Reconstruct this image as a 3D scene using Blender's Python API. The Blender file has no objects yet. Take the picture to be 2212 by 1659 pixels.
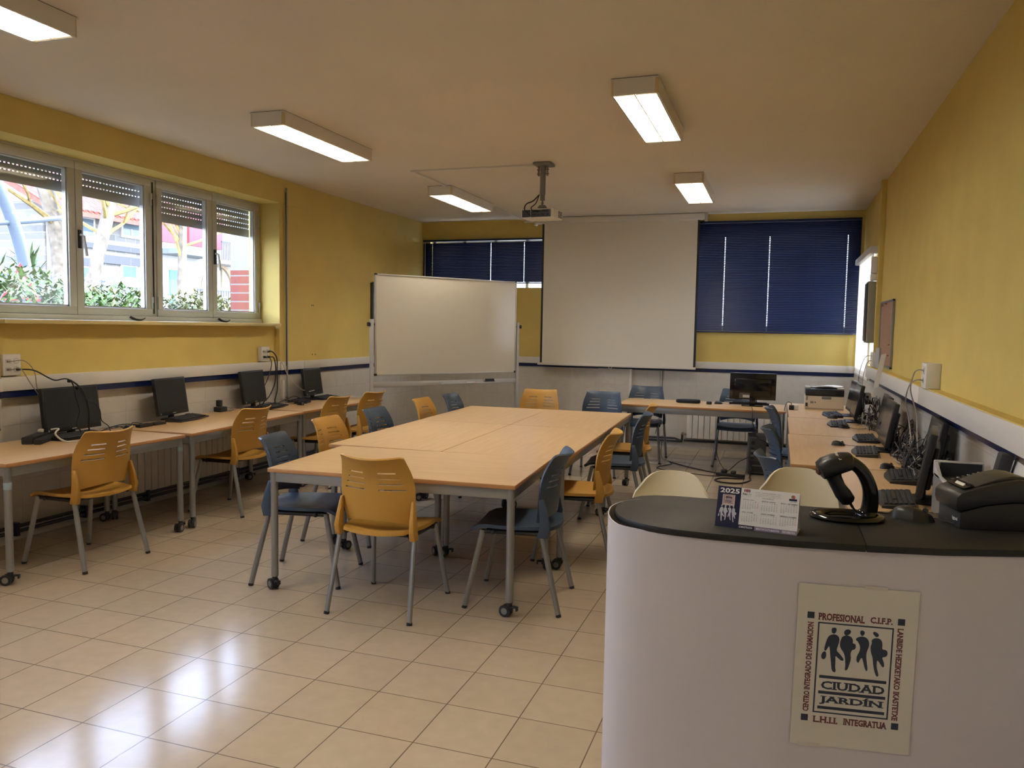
import bpy, bmesh, math, random
import numpy as np
from mathutils import Vector, Matrix
random.seed(7)
SC = bpy.context.scene
COL = SC.collection
PI = math.pi
# ------------------------------------------------------------------ camera, world, exposure
cam_d = bpy.data.cameras.new('camera'); cam = bpy.data.objects.new('camera', cam_d); COL.objects.link(cam)
cam_d.sensor_width = 36; cam_d.lens = 1692.7 * 36 / 2212; cam_d.clip_start = .05; cam_d.clip_end = 200
yw, pt, rl = .32696, .07236, .01722
fw = Vector((-math.sin(yw)*math.cos(pt), math.cos(yw)*math.cos(pt), -math.sin(pt)))
r0 = Vector((math.cos(yw), math.sin(yw), 0)); u0 = r0.cross(fw)
rv = r0*math.cos(rl) + u0*math.sin(rl); uv_ = -r0*math.sin(rl) + u0*math.cos(rl)
mw = Matrix((rv, uv_, -fw)).transposed().to_4x4(); mw.translation = (0, 0, 1.6336)
cam.matrix_world = mw
SC.camera = cam
SC.view_settings.view_transform = 'Standard'; SC.view_settings.look = 'None'
SC.view_settings.gamma = 1; SC.view_settings.use_curve_mapping = False
SC.view_settings.exposure = 1.65
SC.cycles.max_bounces = 10; SC.cycles.diffuse_bounces = 5; SC.cycles.glossy_bounces = 4
SC.cycles.transparent_max_bounces = 12; SC.cycles.transmission_bounces = 6
SC.cycles.sample_clamp_indirect = 6; SC.cycles.caustics_reflective = False; SC.cycles.caustics_refractive = False
SKY = 5.2; LAMP = 34.0; SUN = 3.0
W = bpy.data.worlds.new('sky'); SC.world = W; W.use_nodes = True
wn = W.node_tree.nodes; wl = W.node_tree.links
bg = wn['Background']; bg.inputs[1].default_value = SKY
tc = wn.new('ShaderNodeTexCoord'); sp = wn.new('ShaderNodeSeparateXYZ'); cr = wn.new('ShaderNodeValToRGB')
wl.new(tc.outputs['Generated'], sp.inputs[0]); wl.new(sp.outputs['Z'], cr.inputs[0]); wl.new(cr.outputs[0], bg.inputs[0])
cr.color_ramp.elements[0].position = 0.0; cr.color_ramp.elements[0].color = (.76, .84, 1, 1)
cr.color_ramp.elements[1].position = .7; cr.color_ramp.elements[1].color = (.45, .60, 1, 1)
sd = bpy.data.lights.new('sun', 'SUN'); sd.energy = SUN; sd.angle = .03; sd.color = (1, .95, .86)
so = bpy.data.objects.new('sun', sd); COL.objects.link(so); so.rotation_euler = Vector((-.70, .30, -.62)).to_track_quat('-Z', 'Y').to_euler()
def portal(name, loc, rot, sx, sy):
    d = bpy.data.lights.new(name, 'AREA'); d.shape = 'RECTANGLE'; d.size = sx; d.size_y = sy
    d.cycles.is_portal = True
    o = bpy.data.objects.new(name, d); COL.objects.link(o); o.location = loc; o.rotation_euler = rot
ZC, YB, XL, XR, YF = 3.207, 11.05, -5.235, .987, -3.4
portal('daylight_window', (-5.62, 5.75, 2.25), (0, -PI/2, 0), 1.3, 3.3)
portal('daylight_window_near', (-5.62, 1.72, 2.25), (0, -PI/2, 0), 1.3, 3.2)
portal('daylight_window_rear', (-5.62, -1.8, 2.25), (0, -PI/2, 0), 1.3, 2.4)
# ------------------------------------------------------------------ materials
MATS = {}
def srgb(r, g, b):
    f = lambda c: (c/255/12.92) if c/255 <= .04045 else ((c/255+.055)/1.055)**2.4
    return (f(r), f(g), f(b), 1)
def mat(name, col, rough=.5, metal=0, spec=.5, noise=None, bump=None, coat=0, trans=0):
    if name in MATS: return MATS[name]
    m = bpy.data.materials.new(name); m.use_nodes = True; n = m.node_tree.nodes; l = m.node_tree.links
    b = n['Principled BSDF']; c = tuple(col) if len(col) == 4 else (*col, 1)
    b.inputs['Base Color'].default_value = c; b.inputs['Roughness'].default_value = rough
    b.inputs['Metallic'].default_value = metal; b.inputs['Specular IOR Level'].default_value = spec
    b.inputs['Coat Weight'].default_value = coat; b.inputs['Coat Roughness'].default_value = .1
    if noise or bump: g = n.new('ShaderNodeNewGeometry')
    if noise:
        sc, amt = noise
        t = n.new('ShaderNodeTexNoise'); t.inputs['Scale'].default_value = sc; t.inputs['Detail'].default_value = 4
        l.new(g.outputs['Position'], t.inputs['Vector'])
        r = n.new('ShaderNodeValToRGB'); r.color_ramp.elements[0].position = .3; r.color_ramp.elements[1].position = .7
        r.color_ramp.elements[0].color = (*[x*(1-amt) for x in c[:3]], 1); r.color_ramp.elements[1].color = (*[min(1, x*(1+amt)) for x in c[:3]], 1)
        l.new(t.outputs[0], r.inputs[0]); l.new(r.outputs[0], b.inputs['Base Color'])
    if bump:
        sc, st, di = bump
        t2 = n.new('ShaderNodeTexNoise'); t2.inputs['Scale'].default_value = sc; t2.inputs['Detail'].default_value = 3
        l.new(g.outputs['Position'], t2.inputs['Vector'])
        bp = n.new('ShaderNodeBump'); bp.inputs['Strength'].default_value = st; bp.inputs['Distance'].default_value = di
        l.new(t2.outputs[0], bp.inputs['Height']); l.new(bp.outputs[0], b.inputs['Normal'])
    MATS[name] = m; return m
def tile_mat(name, c1, c2, grout, tw, th, mortar, ox, oy, axes, rough, spec=.5, wob=.0, off=0.0):
    m = bpy.data.materials.new(name); m.use_nodes = True; n = m.node_tree.nodes; l = m.node_tree.links
    b = n['Principled BSDF']; g = n.new('ShaderNodeNewGeometry'); s = n.new('ShaderNodeSeparateXYZ'); cb = n.new('ShaderNodeCombineXYZ')
    l.new(g.outputs['Position'], s.inputs[0])
    for k, (a, o) in enumerate(zip(axes, (ox, oy))):
        ad = n.new('ShaderNodeMath'); ad.operation = 'SUBTRACT'; ad.inputs[1].default_value = o - 100*(tw if k == 0 else th)
        l.new(s.outputs[a], ad.inputs[0]); l.new(ad.outputs[0], cb.inputs[k])
    t = n.new('ShaderNodeTexBrick'); t.offset = off; t.squash = 1
    l.new(cb.outputs[0], t.inputs['Vector'])
    t.inputs['Color1'].default_value = (*c1, 1); t.inputs['Color2'].default_value = (*c2, 1); t.inputs['Mortar'].default_value = (*grout, 1)
    t.inputs['Scale'].default_value = 1; t.inputs['Brick Width'].default_value = tw; t.inputs['Row Height'].default_value = th
    t.inputs['Mortar Size'].default_value = mortar; t.inputs['Mortar Smooth'].default_value = .3
    ns = n.new('ShaderNodeTexNoise'); ns.inputs['Scale'].default_value = 14; ns.inputs['Detail'].default_value = 5
    l.new(g.outputs['Position'], ns.inputs['Vector'])
    mx = n.new('ShaderNodeMix'); mx.data_type = 'RGBA'; mx.blend_type = 'MULTIPLY'; mx.inputs[0].default_value = .18
    l.new(t.outputs['Color'], mx.inputs[6]); l.new(ns.outputs[0], mx.inputs[7]); l.new(mx.outputs[2], b.inputs['Base Color'])
    b.inputs['Roughness'].default_value = rough; b.inputs['Specular IOR Level'].default_value = spec
    bp = n.new('ShaderNodeBump'); bp.inputs['Strength'].default_value = .5; bp.inputs['Distance'].default_value = .002; bp.invert = True
    l.new(t.outputs['Fac'], bp.inputs['Height'])
    if wob:
        n2 = n.new('ShaderNodeTexNoise'); n2.inputs['Scale'].default_value = 3.2; n2.inputs['Detail'].default_value = 1
        l.new(g.outputs['Position'], n2.inputs['Vector'])
        b2 = n.new('ShaderNodeBump'); b2.inputs['Strength'].default_value = wob; b2.inputs['Distance'].default_value = .01
        l.new(n2.outputs[0], b2.inputs['Height']); l.new(b2.outputs[0], bp.inputs['Normal'])
    l.new(bp.outputs[0], b.inputs['Normal']); MATS[name] = m; return m
def wood_mat(name, c1, c2, axis, rough=.32):
    m = bpy.data.materials.new(name); m.use_nodes = True; n = m.node_tree.nodes; l = m.node_tree.links
    b = n['Principled BSDF']; t = n.new('ShaderNodeTexCoord'); mp = n.new('ShaderNodeMapping')
    l.new(t.outputs['Object'], mp.inputs[0]); mp.inputs['Scale'].default_value = (2.2, 30, 30) if axis == 0 else (30, 2.2, 30)
    ns = n.new('ShaderNodeTexNoise'); ns.inputs['Scale'].default_value = 1.3; ns.inputs['Detail'].default_value = 6; ns.inputs['Roughness'].default_value = .6
    l.new(mp.outputs[0], ns.inputs['Vector'])
    r = n.new('ShaderNodeValToRGB'); r.color_ramp.elements[0].position = .35; r.color_ramp.elements[1].position = .65
    r.color_ramp.elements[0].color = (*c1, 1); r.color_ramp.elements[1].color = (*c2, 1)
    l.new(ns.outputs[0], r.inputs[0]); l.new(r.outputs[0], b.inputs['Base Color']); b.inputs['Roughness'].default_value = rough
    b.inputs['Specular IOR Level'].default_value = .45
    MATS[name] = m; return m
def emit_mat(name, col, st):
    m = bpy.data.materials.new(name); m.use_nodes = True; n = m.node_tree.nodes
    b = n['Principled BSDF']; b.inputs['Base Color'].default_value = (.8, .8, .8, 1); b.inputs['Emission Color'].default_value = (*col, 1); b.inputs['Emission Strength'].default_value = st
    MATS[name] = m; return m
def glass_mat(name):
    m = bpy.data.materials.new(name); m.use_nodes = True; n = m.node_tree.nodes; l = m.node_tree.links
    n.remove(n['Principled BSDF']); t = n.new('ShaderNodeBsdfTransparent'); g = n.new('ShaderNodeBsdfGlossy'); g.inputs['Roughness'].default_value = .02
    t.inputs[0].default_value = (.96, .98, .98, 1); mx = n.new('ShaderNodeMixShader'); mx.inputs[0].default_value = .05
    l.new(t.outputs[0], mx.inputs[1]); l.new(g.outputs[0], mx.inputs[2]); l.new(mx.outputs[0], n['Material Output'].inputs[0]); MATS[name] = m; return m
def fabric_mat(name, col, tr):
    m = bpy.data.materials.new(name); m.use_nodes = True; n = m.node_tree.nodes; l = m.node_tree.links
    b = n['Principled BSDF']; b.inputs['Base Color'].default_value = (*col, 1); b.inputs['Roughness'].default_value = .9
    t = n.new('ShaderNodeBsdfTranslucent'); t.inputs[0].default_value = (*col, 1); mx = n.new('ShaderNodeMixShader'); mx.inputs[0].default_value = tr
    l.new(b.outputs[0], mx.inputs[1]); l.new(t.outputs[0], mx.inputs[2]); l.new(mx.outputs[0], n['Material Output'].inputs[0]); MATS[name] = m; return m
YEL = mat('wall_yellow', (.62, .47, .135), .75, noise=(3, .05), bump=(260, .35, .004))
CEIL = mat('ceiling_white', (.70, .645, .57), .9, noise=(1.2, .03), bump=(180, .15, .003))
TLX = tile_mat('wainscot_tile_side', (.62, .585, .53), (.60, .565, .51), (.50, .47, .42), .33, .205, .0018, 0, 1.06, (1, 2), .22)
TLY = tile_mat('wainscot_tile_back', (.62, .585, .53), (.60, .565, .51), (.50, .47, .42), .225, .205, .0018, -1.06, 1.06, (0, 2), .22)
FLOOR = tile_mat('floor_tile', (.475, .375, .265), (.445, .35, .245), (.16, .115, .08), .33, .33408, .0028, -2.6197, 2.6947, (0, 1), .15, spec=.36, wob=.06)
WHITE = mat('white_trim', (.66, .63, .585), .35)
BLUE = mat('blue_band', (.007, .014, .062), .25)
BEECH = wood_mat('beech_lengthwise', (.575, .365, .175), (.645, .425, .215), 0)
EDGE = mat('beech_edge', (.42, .20, .075), .45)
STEEL = mat('grey_painted_steel', (.30, .30, .29), .38, metal=.55)
ALU = mat('window_aluminium', (.50, .50, .48), .45, metal=.25)
LEGM = mat('grey_leg', (.27, .27, .265), .35, metal=.55)
CY = mat('chair_yellow', (.45, .240, .042), .45, spec=.4, bump=(900, .08, .001))
CB = mat('chair_blue', (.034, .056, .092), .42, spec=.5, bump=(900, .08, .001))
BLK = mat('black_plastic', (.011, .011, .012), .38)
BLKM = mat('black_matt', (.016, .016, .017), .6)
BLKG = mat('black_gloss', (.006, .006, .007), .12)
SCRN = mat('screen_dark', (.014, .015, .015), .38, spec=.3)
GREY = mat('mid_grey', (.19, .18, .165), .5)
DGREY = mat('dark_grey', (.06, .06, .06), .5)
LGREY = mat('light_grey', (.45, .44, .42), .5)
CREAM = mat('cream_plastic', (.66, .58, .40), .45)
BEIGE = mat('beige_plastic', (.58, .49, .36), .5)
WHP = mat('white_plastic', (.68, .65, .60), .4)
BOARD = mat('whiteboard_enamel', (.66, .62, .53), .10, spec=.6)
SCREENW = mat('projection_white', (.72, .68, .60), .8)
PANELW = mat('counter_sheet_white', (.575, .535, .54), .55)
CTOP = mat('counter_black', (.013, .012, .011), .5, spec=.35, noise=(60, .2))
PAPER = mat('paper_cream', (.60, .565, .48), .35, spec=.4)
INK = mat('ink_navy', (.022, .030, .050), .5)
INKR = mat('ink_maroon', (.14, .030, .032), .5)
NAVY = mat('calendar_navy', (.008, .010, .036), .6, spec=.25)
CALW = mat('calendar_white', (.62, .60, .58), .5)
RED = mat('red_ink', (.5, .06, .05), .5)
PURPLE = mat('purple_grey', (.16, .12, .20), .5)
GLASS = glass_mat('window_glass')
BLIND = mat('blind_navy', (.0055, .0145, .062), .33, spec=.5)
CORK = mat('cork_brown', (.31, .185, .12), .8, noise=(120, .2))
TUBE = emit_mat('fluorescent_tube', (1, .93, .81), LAMP)
LOUV = mat('louver_white', (.36, .33, .27), .3)
CAPM = mat('fixture_end_cream', (.62, .50, .28), .5)
GREEN = mat('cabinet_grey_olive', (.27, .255, .19), .5)
PIPE = mat('pipe_dark_blue', (.012, .016, .030), .4)
ROLL = fabric_mat('roller_fabric', (.80, .77, .72), .32)
CABK = mat('cable_black', (.012, .011, .011), .5); CABG = mat('cable_grey', (.30, .26, .22), .5); CABW = mat('cable_white', (.60, .56, .50), .5)
# ------------------------------------------------------------------ mesh helpers
class MB:
    def __init__(s): s.v = []; s.f = []; s.m = []; s.mats = []; s.M = Matrix()
    def mi(s, m):
        if m not in s.mats: s.mats.append(m)
        return s.mats.index(m)
    def add(s, vs, fs, m=None):
        k = len(s.v); i = s.mi(m)
        s.v += [tuple(s.M @ Vector(v)) for v in vs]; s.f += [tuple(k+j for j in f) for f in fs]; s.m += [i]*len(fs)
    def box(s, a, b, m=None, bev=0, seg=2):
        x0, y0, z0 = [min(p, q) for p, q in zip(a, b)]; x1, y1, z1 = [max(p, q) for p, q in zip(a, b)]
        vs = [(x0,y0,z0),(x1,y0,z0),(x1,y1,z0),(x0,y1,z0),(x0,y0,z1),(x1,y0,z1),(x1,y1,z1),(x0,y1,z1)]
        fs = [(0,3,2,1),(4,5,6,7),(0,1,5,4),(1,2,6,5),(2,3,7,6),(3,0,4,7)]
        if bev <= 0: s.add(vs, fs, m); return
        bm = bmesh.new(); q = [bm.verts.new(v) for v in vs]
        for f in fs: bm.faces.new([q[i] for i in f])
        bmesh.ops.bevel(bm, geom=list(bm.edges), offset=min(bev, .49*min(x1-x0, y1-y0, z1-z0)), segments=seg, affect='EDGES', profile=.5)
        bm.verts.index_update(); s.add([v.co[:] for v in bm.verts], [[v.index for v in f.verts] for f in bm.faces], m); bm.free()
    def cyl(s, p0, p1, r0, r1=None, m=None, n=12, cap=True):
        r1 = r0 if r1 is None else r1; p0 = Vector(p0); p1 = Vector(p1); d = (p1-p0).normalized()
        a = d.orthogonal().normalized(); b = d.cross(a)
        vs = [p0+(a*math.cos(2*PI*i/n)+b*math.sin(2*PI*i/n))*r0 for i in range(n)] + [p1+(a*math.cos(2*PI*i/n)+b*math.sin(2*PI*i/n))*r1 for i in range(n)]
        fs = [(i, (i+1) % n, n+(i+1) % n, n+i) for i in range(n)]
        if cap: fs += [tuple(range(n-1, -1, -1)), tuple(range(n, 2*n))]
        s.add(vs, fs, m)
    def tube(s, pts, r, m=None, n=6, sm=0, oval=1):
        pts = [Vector(p) for p in pts]
        if sm:
            q = [pts[0]*2-pts[1]] + pts + [pts[-1]*2-pts[-2]]; o = []
            for i in range(1, len(q)-2):
                for k in range(sm):
                    t = k/sm; a, b, c, d = q[i-1:i+3]
                    o.append(.5*((2*b)+(c-a)*t+(2*a-5*b+4*c-d)*t*t+(3*b-a-3*c+d)*t**3))
            pts = o + [pts[-1]]
        N = len(pts); rr = r if isinstance(r, (list, tuple)) else [r]*N
        if len(rr) != N: rr = [rr[min(len(rr)-1, int(i*len(rr)/N))] for i in range(N)]
        a = None; vs = []
        for i, p in enumerate(pts):
            d = (pts[min(i+1, N-1)]-pts[max(i-1, 0)])
            d = d.normalized() if d.length > 1e-9 else Vector((0, 0, 1))
            a = d.orthogonal().normalized() if a is None else (a-d*a.dot(d)).normalized()
            b = d.cross(a)
            vs += [p+(a*math.cos(2*PI*k/n)+b*math.sin(2*PI*k/n)*oval)*rr[i] for k in range(n)]
        fs = [(i*n+k, i*n+(k+1) % n, (i+1)*n+(k+1) % n, (i+1)*n+k) for i in range(N-1) for k in range(n)]
        fs += [tuple(range(n-1, -1, -1)), tuple(range((N-1)*n, N*n))]
        s.add(vs, fs, m)
    def lathe(s, prof, c=(0, 0, 0), m=None, n=20, sx=1, sy=1):
        vs = []; fs = []
        for r, z in prof: vs += [(c[0]+r*sx*math.cos(2*PI*k/n), c[1]+r*sy*math.sin(2*PI*k/n), c[2]+z) for k in range(n)]
        for i in range(len(prof)-1):
            for k in range(n): fs.append((i*n+k, i*n+(k+1) % n, (i+1)*n+(k+1) % n, (i+1)*n+k))
        fs.append(tuple(range(n-1, -1, -1))); fs.append(tuple(range((len(prof)-1)*n, len(prof)*n)))
        s.add(vs, fs, m)
    def prism(s, out, z0, z1, m=None):
        n = len(out); vs = [(x, y, z0) for x, y in out]+[(x, y, z1) for x, y in out]
        s.add(vs, [tuple(range(n-1, -1, -1)), tuple(range(n, 2*n))]+[(i, (i+1) % n, n+(i+1) % n, n+i) for i in range(n)], m)
    def grid(s, fn, nu, nv, m=None, skip=None):
        vs = [fn(i, j) for j in range(nv+1) for i in range(nu+1)]
        fs = [(j*(nu+1)+i, j*(nu+1)+i+1, (j+1)*(nu+1)+i+1, (j+1)*(nu+1)+i) for j in range(nv) for i in range(nu) if not (skip and skip(i, j))]
        s.add(vs, fs, m)
    def sphere(s, c, r, m=None, n=12, sc=(1, 1, 1), k=8):
        s.lathe([(max(1e-4, r*math.sin(PI*i/k)), 0) for i in range(k+1)], (0, 0, 0), m, n) if False else None
        vs = []; fs = []
        for i in range(k+1):
            t = PI*i/k; vs += [(c[0]+sc[0]*r*max(.01, math.sin(t))*math.cos(2*PI*q/n), c[1]+sc[1]*r*max(.01, math.sin(t))*math.sin(2*PI*q/n), c[2]-sc[2]*r*math.cos(t)) for q in range(n)]
        for i in range(k):
            for q in range(n): fs.append((i*n+q, i*n+(q+1) % n, (i+1)*n+(q+1) % n, (i+1)*n+q))
        s.add(vs, fs, m)
    def build(s, name, m=None, parent=None, smooth=35, solid=0, bevel=0):
        me = bpy.data.meshes.new(name); me.from_pydata(s.v, [], s.f)
        for q in s.mats: me.materials.append(q if q is not None else m)
        me.polygons.foreach_set('material_index', s.m)
        bm = bmesh.new(); bm.from_mesh(me); bmesh.ops.recalc_face_normals(bm, faces=bm.faces)
        if solid:
            bm.normal_update(); bmesh.ops.solidify(bm, geom=list(bm.faces), thickness=solid)
        if bevel:
            es = [e for e in bm.edges if len(e.link_faces) == 2 and e.calc_face_angle(0) > .7]
            bmesh.ops.bevel(bm, geom=es, offset=bevel, segments=2, affect='EDGES', profile=.5)
        bm.to_mesh(me); bm.free()
        if smooth:
            me.polygons.foreach_set('use_smooth', [True]*len(me.polygons)); me.set_sharp_from_angle(angle=math.radians(smooth))
        me.update(); o = bpy.data.objects.new(name, me); COL.objects.link(o)
        if parent: o.parent = parent
        return o
def tag(o, label, cat, group=None):
    o['label'] = label; o['category'] = cat
    if group: o['group'] = group
    return o
def thing(name, label, cat, loc=(0, 0, 0), rz=0, group=None):
    o = bpy.data.objects.new(name, None); o.empty_display_size = .05; COL.objects.link(o); o.location = loc; o.rotation_euler = (0, 0, rz)
    return tag(o, label, cat, group)
def struct(o): o['kind'] = 'structure'; return o
def sempty(name, loc=(0, 0, 0)):
    o = bpy.data.objects.new(name, None); COL.objects.link(o); o.location = loc; return struct(o)
def dup(root, loc, rz, label, group=None):
    r = root.copy(); COL.objects.link(r); r.location = loc; r.rotation_euler = (0, 0, rz); r['label'] = label
    if group: r['group'] = group
    def rec(src, dst):
        for ch in list(src.children):
            c = ch.copy(); COL.objects.link(c); c.parent = dst; rec(ch, c)
    rec(root, r); return r
def B(name, m, parent, *boxes, bev=0, **k):
    q = MB()
    for a, b in boxes: q.box(a, b, None, bev)
    return q.build(name, m, parent, **k)
def text_geo(txt, size=1, xs=1, bold=0.0, slab=0.0, align='LEFT', res=2):
    c = bpy.data.curves.new('lettering', 'FONT'); c.body = txt; c.size = size; c.offset = bold*size; c.resolution_u = res; c.align_x = align
    o = bpy.data.objects.new('lettering', c); COL.objects.link(o)
    dg = bpy.context.evaluated_depsgraph_get(); me = bpy.data.meshes.new_from_object(o.evaluated_get(dg))
    vs = [(v.co.x*xs, v.co.y, 0) for v in me.vertices]; fs = [tuple(p.vertices) for p in me.polygons]
    if slab:
        cnt = {}
        for f in fs:
            for i in range(len(f)):
                e = tuple(sorted((f[i], f[(i+1) % len(f)]))); cnt[e] = cnt.get(e, 0)+1
        ys = [v[1] for v in vs]; cap = .69*size
        for (a, b), k in cnt.items():
            if k != 1: continue
            A, Bv = vs[a], vs[b]
            if abs(A[1]-Bv[1]) > .004*size: continue
            L = abs(A[0]-Bv[0])
            if L < .04*size*xs or L > .30*size*xs: continue
            y = A[1]
            if abs(y) < .03*size+bold*size: y0, y1 = y, y+.085*size
            elif abs(y-cap) < .05*size+bold*size: y0, y1 = y-.085*size, y
            else: continue
            x0, x1 = min(A[0], Bv[0])-slab*size*xs, max(A[0], Bv[0])+slab*size*xs; n = len(vs)
            vs += [(x0, y0, 1e-5), (x1, y0, 1e-5), (x1, y1, 1e-5), (x0, y1, 1e-5)]; fs.append((n, n+1, n+2, n+3))
    bpy.data.objects.remove(o); bpy.data.curves.remove(c); bpy.data.meshes.remove(me)
    return vs, fs
def text_fit(mb, txt, M, x0, y0, w, h, m, bold=.0, slab=.0):
    """lettering stretched to fill a rectangle of width w, cap height h, lower left corner x0,y0 in the frame M"""
    vs, fs = text_geo(txt, 1, 1, bold, slab)
    if not vs: return
    xs = [v[0] for v in vs]; ys = [v[1] for v in vs]; a, b = min(xs), max(xs); c, d = min(ys), max(ys)
    d = max(d, .0001)
    if w is None: w = h*(b-a)/max(1e-6, d-c)
    vs = [M @ Vector((x0+(v[0]-a)/(b-a)*w, y0+(v[1]-c)/(d-c)*h, v[2]*.5)) for v in vs]
    mb.add(vs, fs, m)
# ------------------------------------------------------------------ the room
struct(B('floor', FLOOR, None, ((XL-.45, YF, -.12), (XR+.3, YB+.3, 0)), smooth=0))
struct(B('ceiling', CEIL, None, ((XL-.45, YF, ZC), (XR+.3, YB+.3, ZC+.15)), smooth=0))
WZ = 1.10
def wall_pieces(mb, axis, p0, p1, a0, a1, opens, tile):
    """solid wall between p0 and p1 on the fixed axis, a0..a1 along it, openings (b0,b1,z0,z1)"""
    def bx(b0, b1, z0, z1, m):
        if b1-b0 < 1e-4 or z1-z0 < 1e-4: return
        if axis == 0: mb.box((p0, b0, z0), (p1, b1, z1), m)
        else: mb.box((b0, p0, z0), (b1, p1, z1), m)
    def col(b0, b1, z0, z1):
        if z0 < WZ: bx(b0, b1, z0, min(z1, WZ), tile)
        if z1 > WZ: bx(b0, b1, max(z0, WZ), z1, YEL)
    c = a0
    for b0, b1, z0, z1 in sorted(opens):
        col(c, b0, 0, ZC); col(b0, b1, 0, z0); col(b0, b1, z1, ZC); c = b1
    col(c, a1, 0, ZC)
SILL, HEAD = 1.62, 2.945
WIN = [(4.10, 7.40), (.06, 3.36), (-3.0, -.6)]
mb = MB()
wall_pieces(mb, 0, XL, XL-.40, YF, YB+.3, [(a, b, 0.0, HEAD) for a, b in WIN], TLX)
for a, b in WIN:                                   # niche under each window, set back a little
    mb.box((XL-.06, a, 0), (XL-.40, b, WZ), TLX); mb.box((XL-.06, a, WZ), (XL-.40, b, SILL-.02), YEL)
for a, b in WIN:                                   # shutter box cover, standing a little proud of the wall
    mb.box((XL, a-.02, HEAD), (XL+.012, b+.42, ZC-.001), YEL)
struct(mb.build('wall_left', None, None, smooth=0))
mb = MB()
BW = [(-5.10, -3.05, 2.215, 2.94), (-1.45, .88, 1.66, 3.07)]
wall_pieces(mb, 1, YB, YB+.3, XL, XR, BW, TLY)
struct(mb.build('wall_back', None, None, smooth=0))
mb = MB()
wall_pieces(mb, 0, XR, XR+.3, YF, YB+.3, [(9.45, 10.85, 1.25, 2.45)], TLX)
struct(mb.build('wall_right', None, None, smooth=0))
mb = MB(); mb.box((XL-.45, YF-.2, 0), (XR+.3, YF, ZC), WHITE)
struct(mb.build('wall_front', None, None, smooth=0))
mb = MB(); mb.box((-2.43, YB-.06, 0), (-1.98, YB+.02, 1.07), TLY); mb.box((-1.98, YB-.06, 0), (-1.95, YB+.02, 1.07), WHITE)
struct(mb.build('trim_1', None, None, smooth=0))
# white rail and blue band round the room
mb = MB()
for a, b in [(YF, WIN[2][0]), (WIN[2][1], WIN[1][0]), (WIN[1][1], WIN[0][0]), (WIN[0][1], 7.84), (7.845, YB)]: mb.box((XL-.01, a, 1.112), (XL+.022, b, 1.205), None, .004)
for a, b in WIN: mb.box((XL-.07, a, 1.112), (XL+.004, b, 1.212), None, .004)
struct(mb.build('trim_2', WHITE, None))
mb = MB()
for a, b in [(YF, WIN[2][0]), (WIN[2][1], WIN[1][0]), (WIN[1][1], WIN[0][0]), (WIN[0][1], YB)]: mb.box((XL-.01, a, 1.064), (XL+.012, b, 1.112))
for a, b in WIN: mb.box((XL-.07, a, 1.064), (XL-.006, b, 1.112))
struct(mb.build('trim_3', BLUE, None, smooth=0))
struct(B('trim_4', WHITE, None, ((XL+.022, YB-.025, 1.112), (XR-.05, YB+.01, 1.205)), bev=.004))
struct(B('trim_5', BLUE, None, ((XL+.012, YB-.012, 1.064), (XR-.05, YB+.01, 1.112)), smooth=0))
mb = MB()
for a, b in [(YF, 2.4), (2.402, 5.96), (5.962, 9.42)]: mb.box((XR-.072, a, 1.158), (XR+.01, b, 1.276), None, .004)
struct(mb.build('trim_6', WHITE, None))
struct(B('trim_7', YEL, None, ((XR-.066, YF, 1.276), (XR+.01, 9.42, 1.282)), smooth=0))
struct(B('trim_8', BLUE, None, ((XR-.03, YF, 1.112), (XR+.01, 9.42, 1.158)), smooth=0))
struct(B('trim_9', YEL, None, ((XR-.05, 8.93, 1.3), (XR+.005, 9.0, ZC)), bev=.004))
struct(B('baseboard_back', TLY, None, ((XL, YB-.012, 0), (XR, YB+.01, .10)), smooth=0))
struct(B('baseboard_right', TLX, None, ((XR-.012, YF, 0), (XR+.01, YB, .10)), smooth=0))
# ------------------------------------------------------------------ left windows
SHUT = mat('shutter_grey', (.34, .33, .31), .5)
XW = XL-.25
def sash(parent, y0, y1, handle=None, hinges=()):
    mb = MB(); z0, z1 = 1.675, 2.925; w = .068; xa, xb = XW-.05, XW+.004
    mb.box((xa, y0, z0), (xb, y1, z0+w), None, .006); mb.box((xa, y0, z1-w), (xb, y1, z1), None, .006)
    mb.box((xa, y0, z0+w-.004), (xb, y0+w, z1-w+.004), None, .006); mb.box((xa, y1-w, z0+w-.004), (xb, y1, z1-w+.004), None, .006)
    for zz in (z0+w, z1-w-.012): mb.box((xa, y0+w, zz), (xb-.014, y1-w, zz+.012))
    for yy in (y0+w, y1-w-.012): mb.box((xa, yy, z0+w), (xb-.014, yy+.012, z1-w))
    s = mb.build('sash', ALU, parent)
    B('glass_pane', GLASS, s, ((XW-.03, y0+w, z0+w), (XW-.025, y1-w, z1-w)), smooth=0)
    if handle is not None:
        mb = MB(); mb.box((xb, handle-.014, 2.22), (xb+.014, handle+.014, 2.37), BLK, .003); mb.tube([(xb+.014, handle, 2.33), (xb+.045, handle+.005, 2.32), (xb+.05, handle+.028, 2.16)], .011, ALU, 8)
        mb.build('window_handle', None, s)
    for hy in hinges:
        for hz in (1.80, 2.74): B('hinge', ALU, s, ((xb-.002, hy-.012, hz), (xb+.016, hy+.012, hz+.055)), ((xb, hy-.008, hz-.055), (xb+.012, hy+.008, hz)), bev=.003)
def shutter(parent, y0, y1, zb):
    mb = MB(); x = XW-.13; z = zb; zt = 2.96
    mb.box((x-.008, y0, z), (x+.008, y1, z+.085), None, .003)
    z += .085; n = int((y1-y0)/.036)
    while z < zt:
        mb.box((x-.007, y0, z+.010), (x+.007, y1, z+.052), None, .004)
        for k in range(n+1):
            yy = y0+(y1-y0)*k/(n+1); mb.box((x-.003, yy, z), (x+.003, yy+.018, z+.010))
        z += .052
    mb.build('roller_shutter', SHUT, parent)
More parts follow.
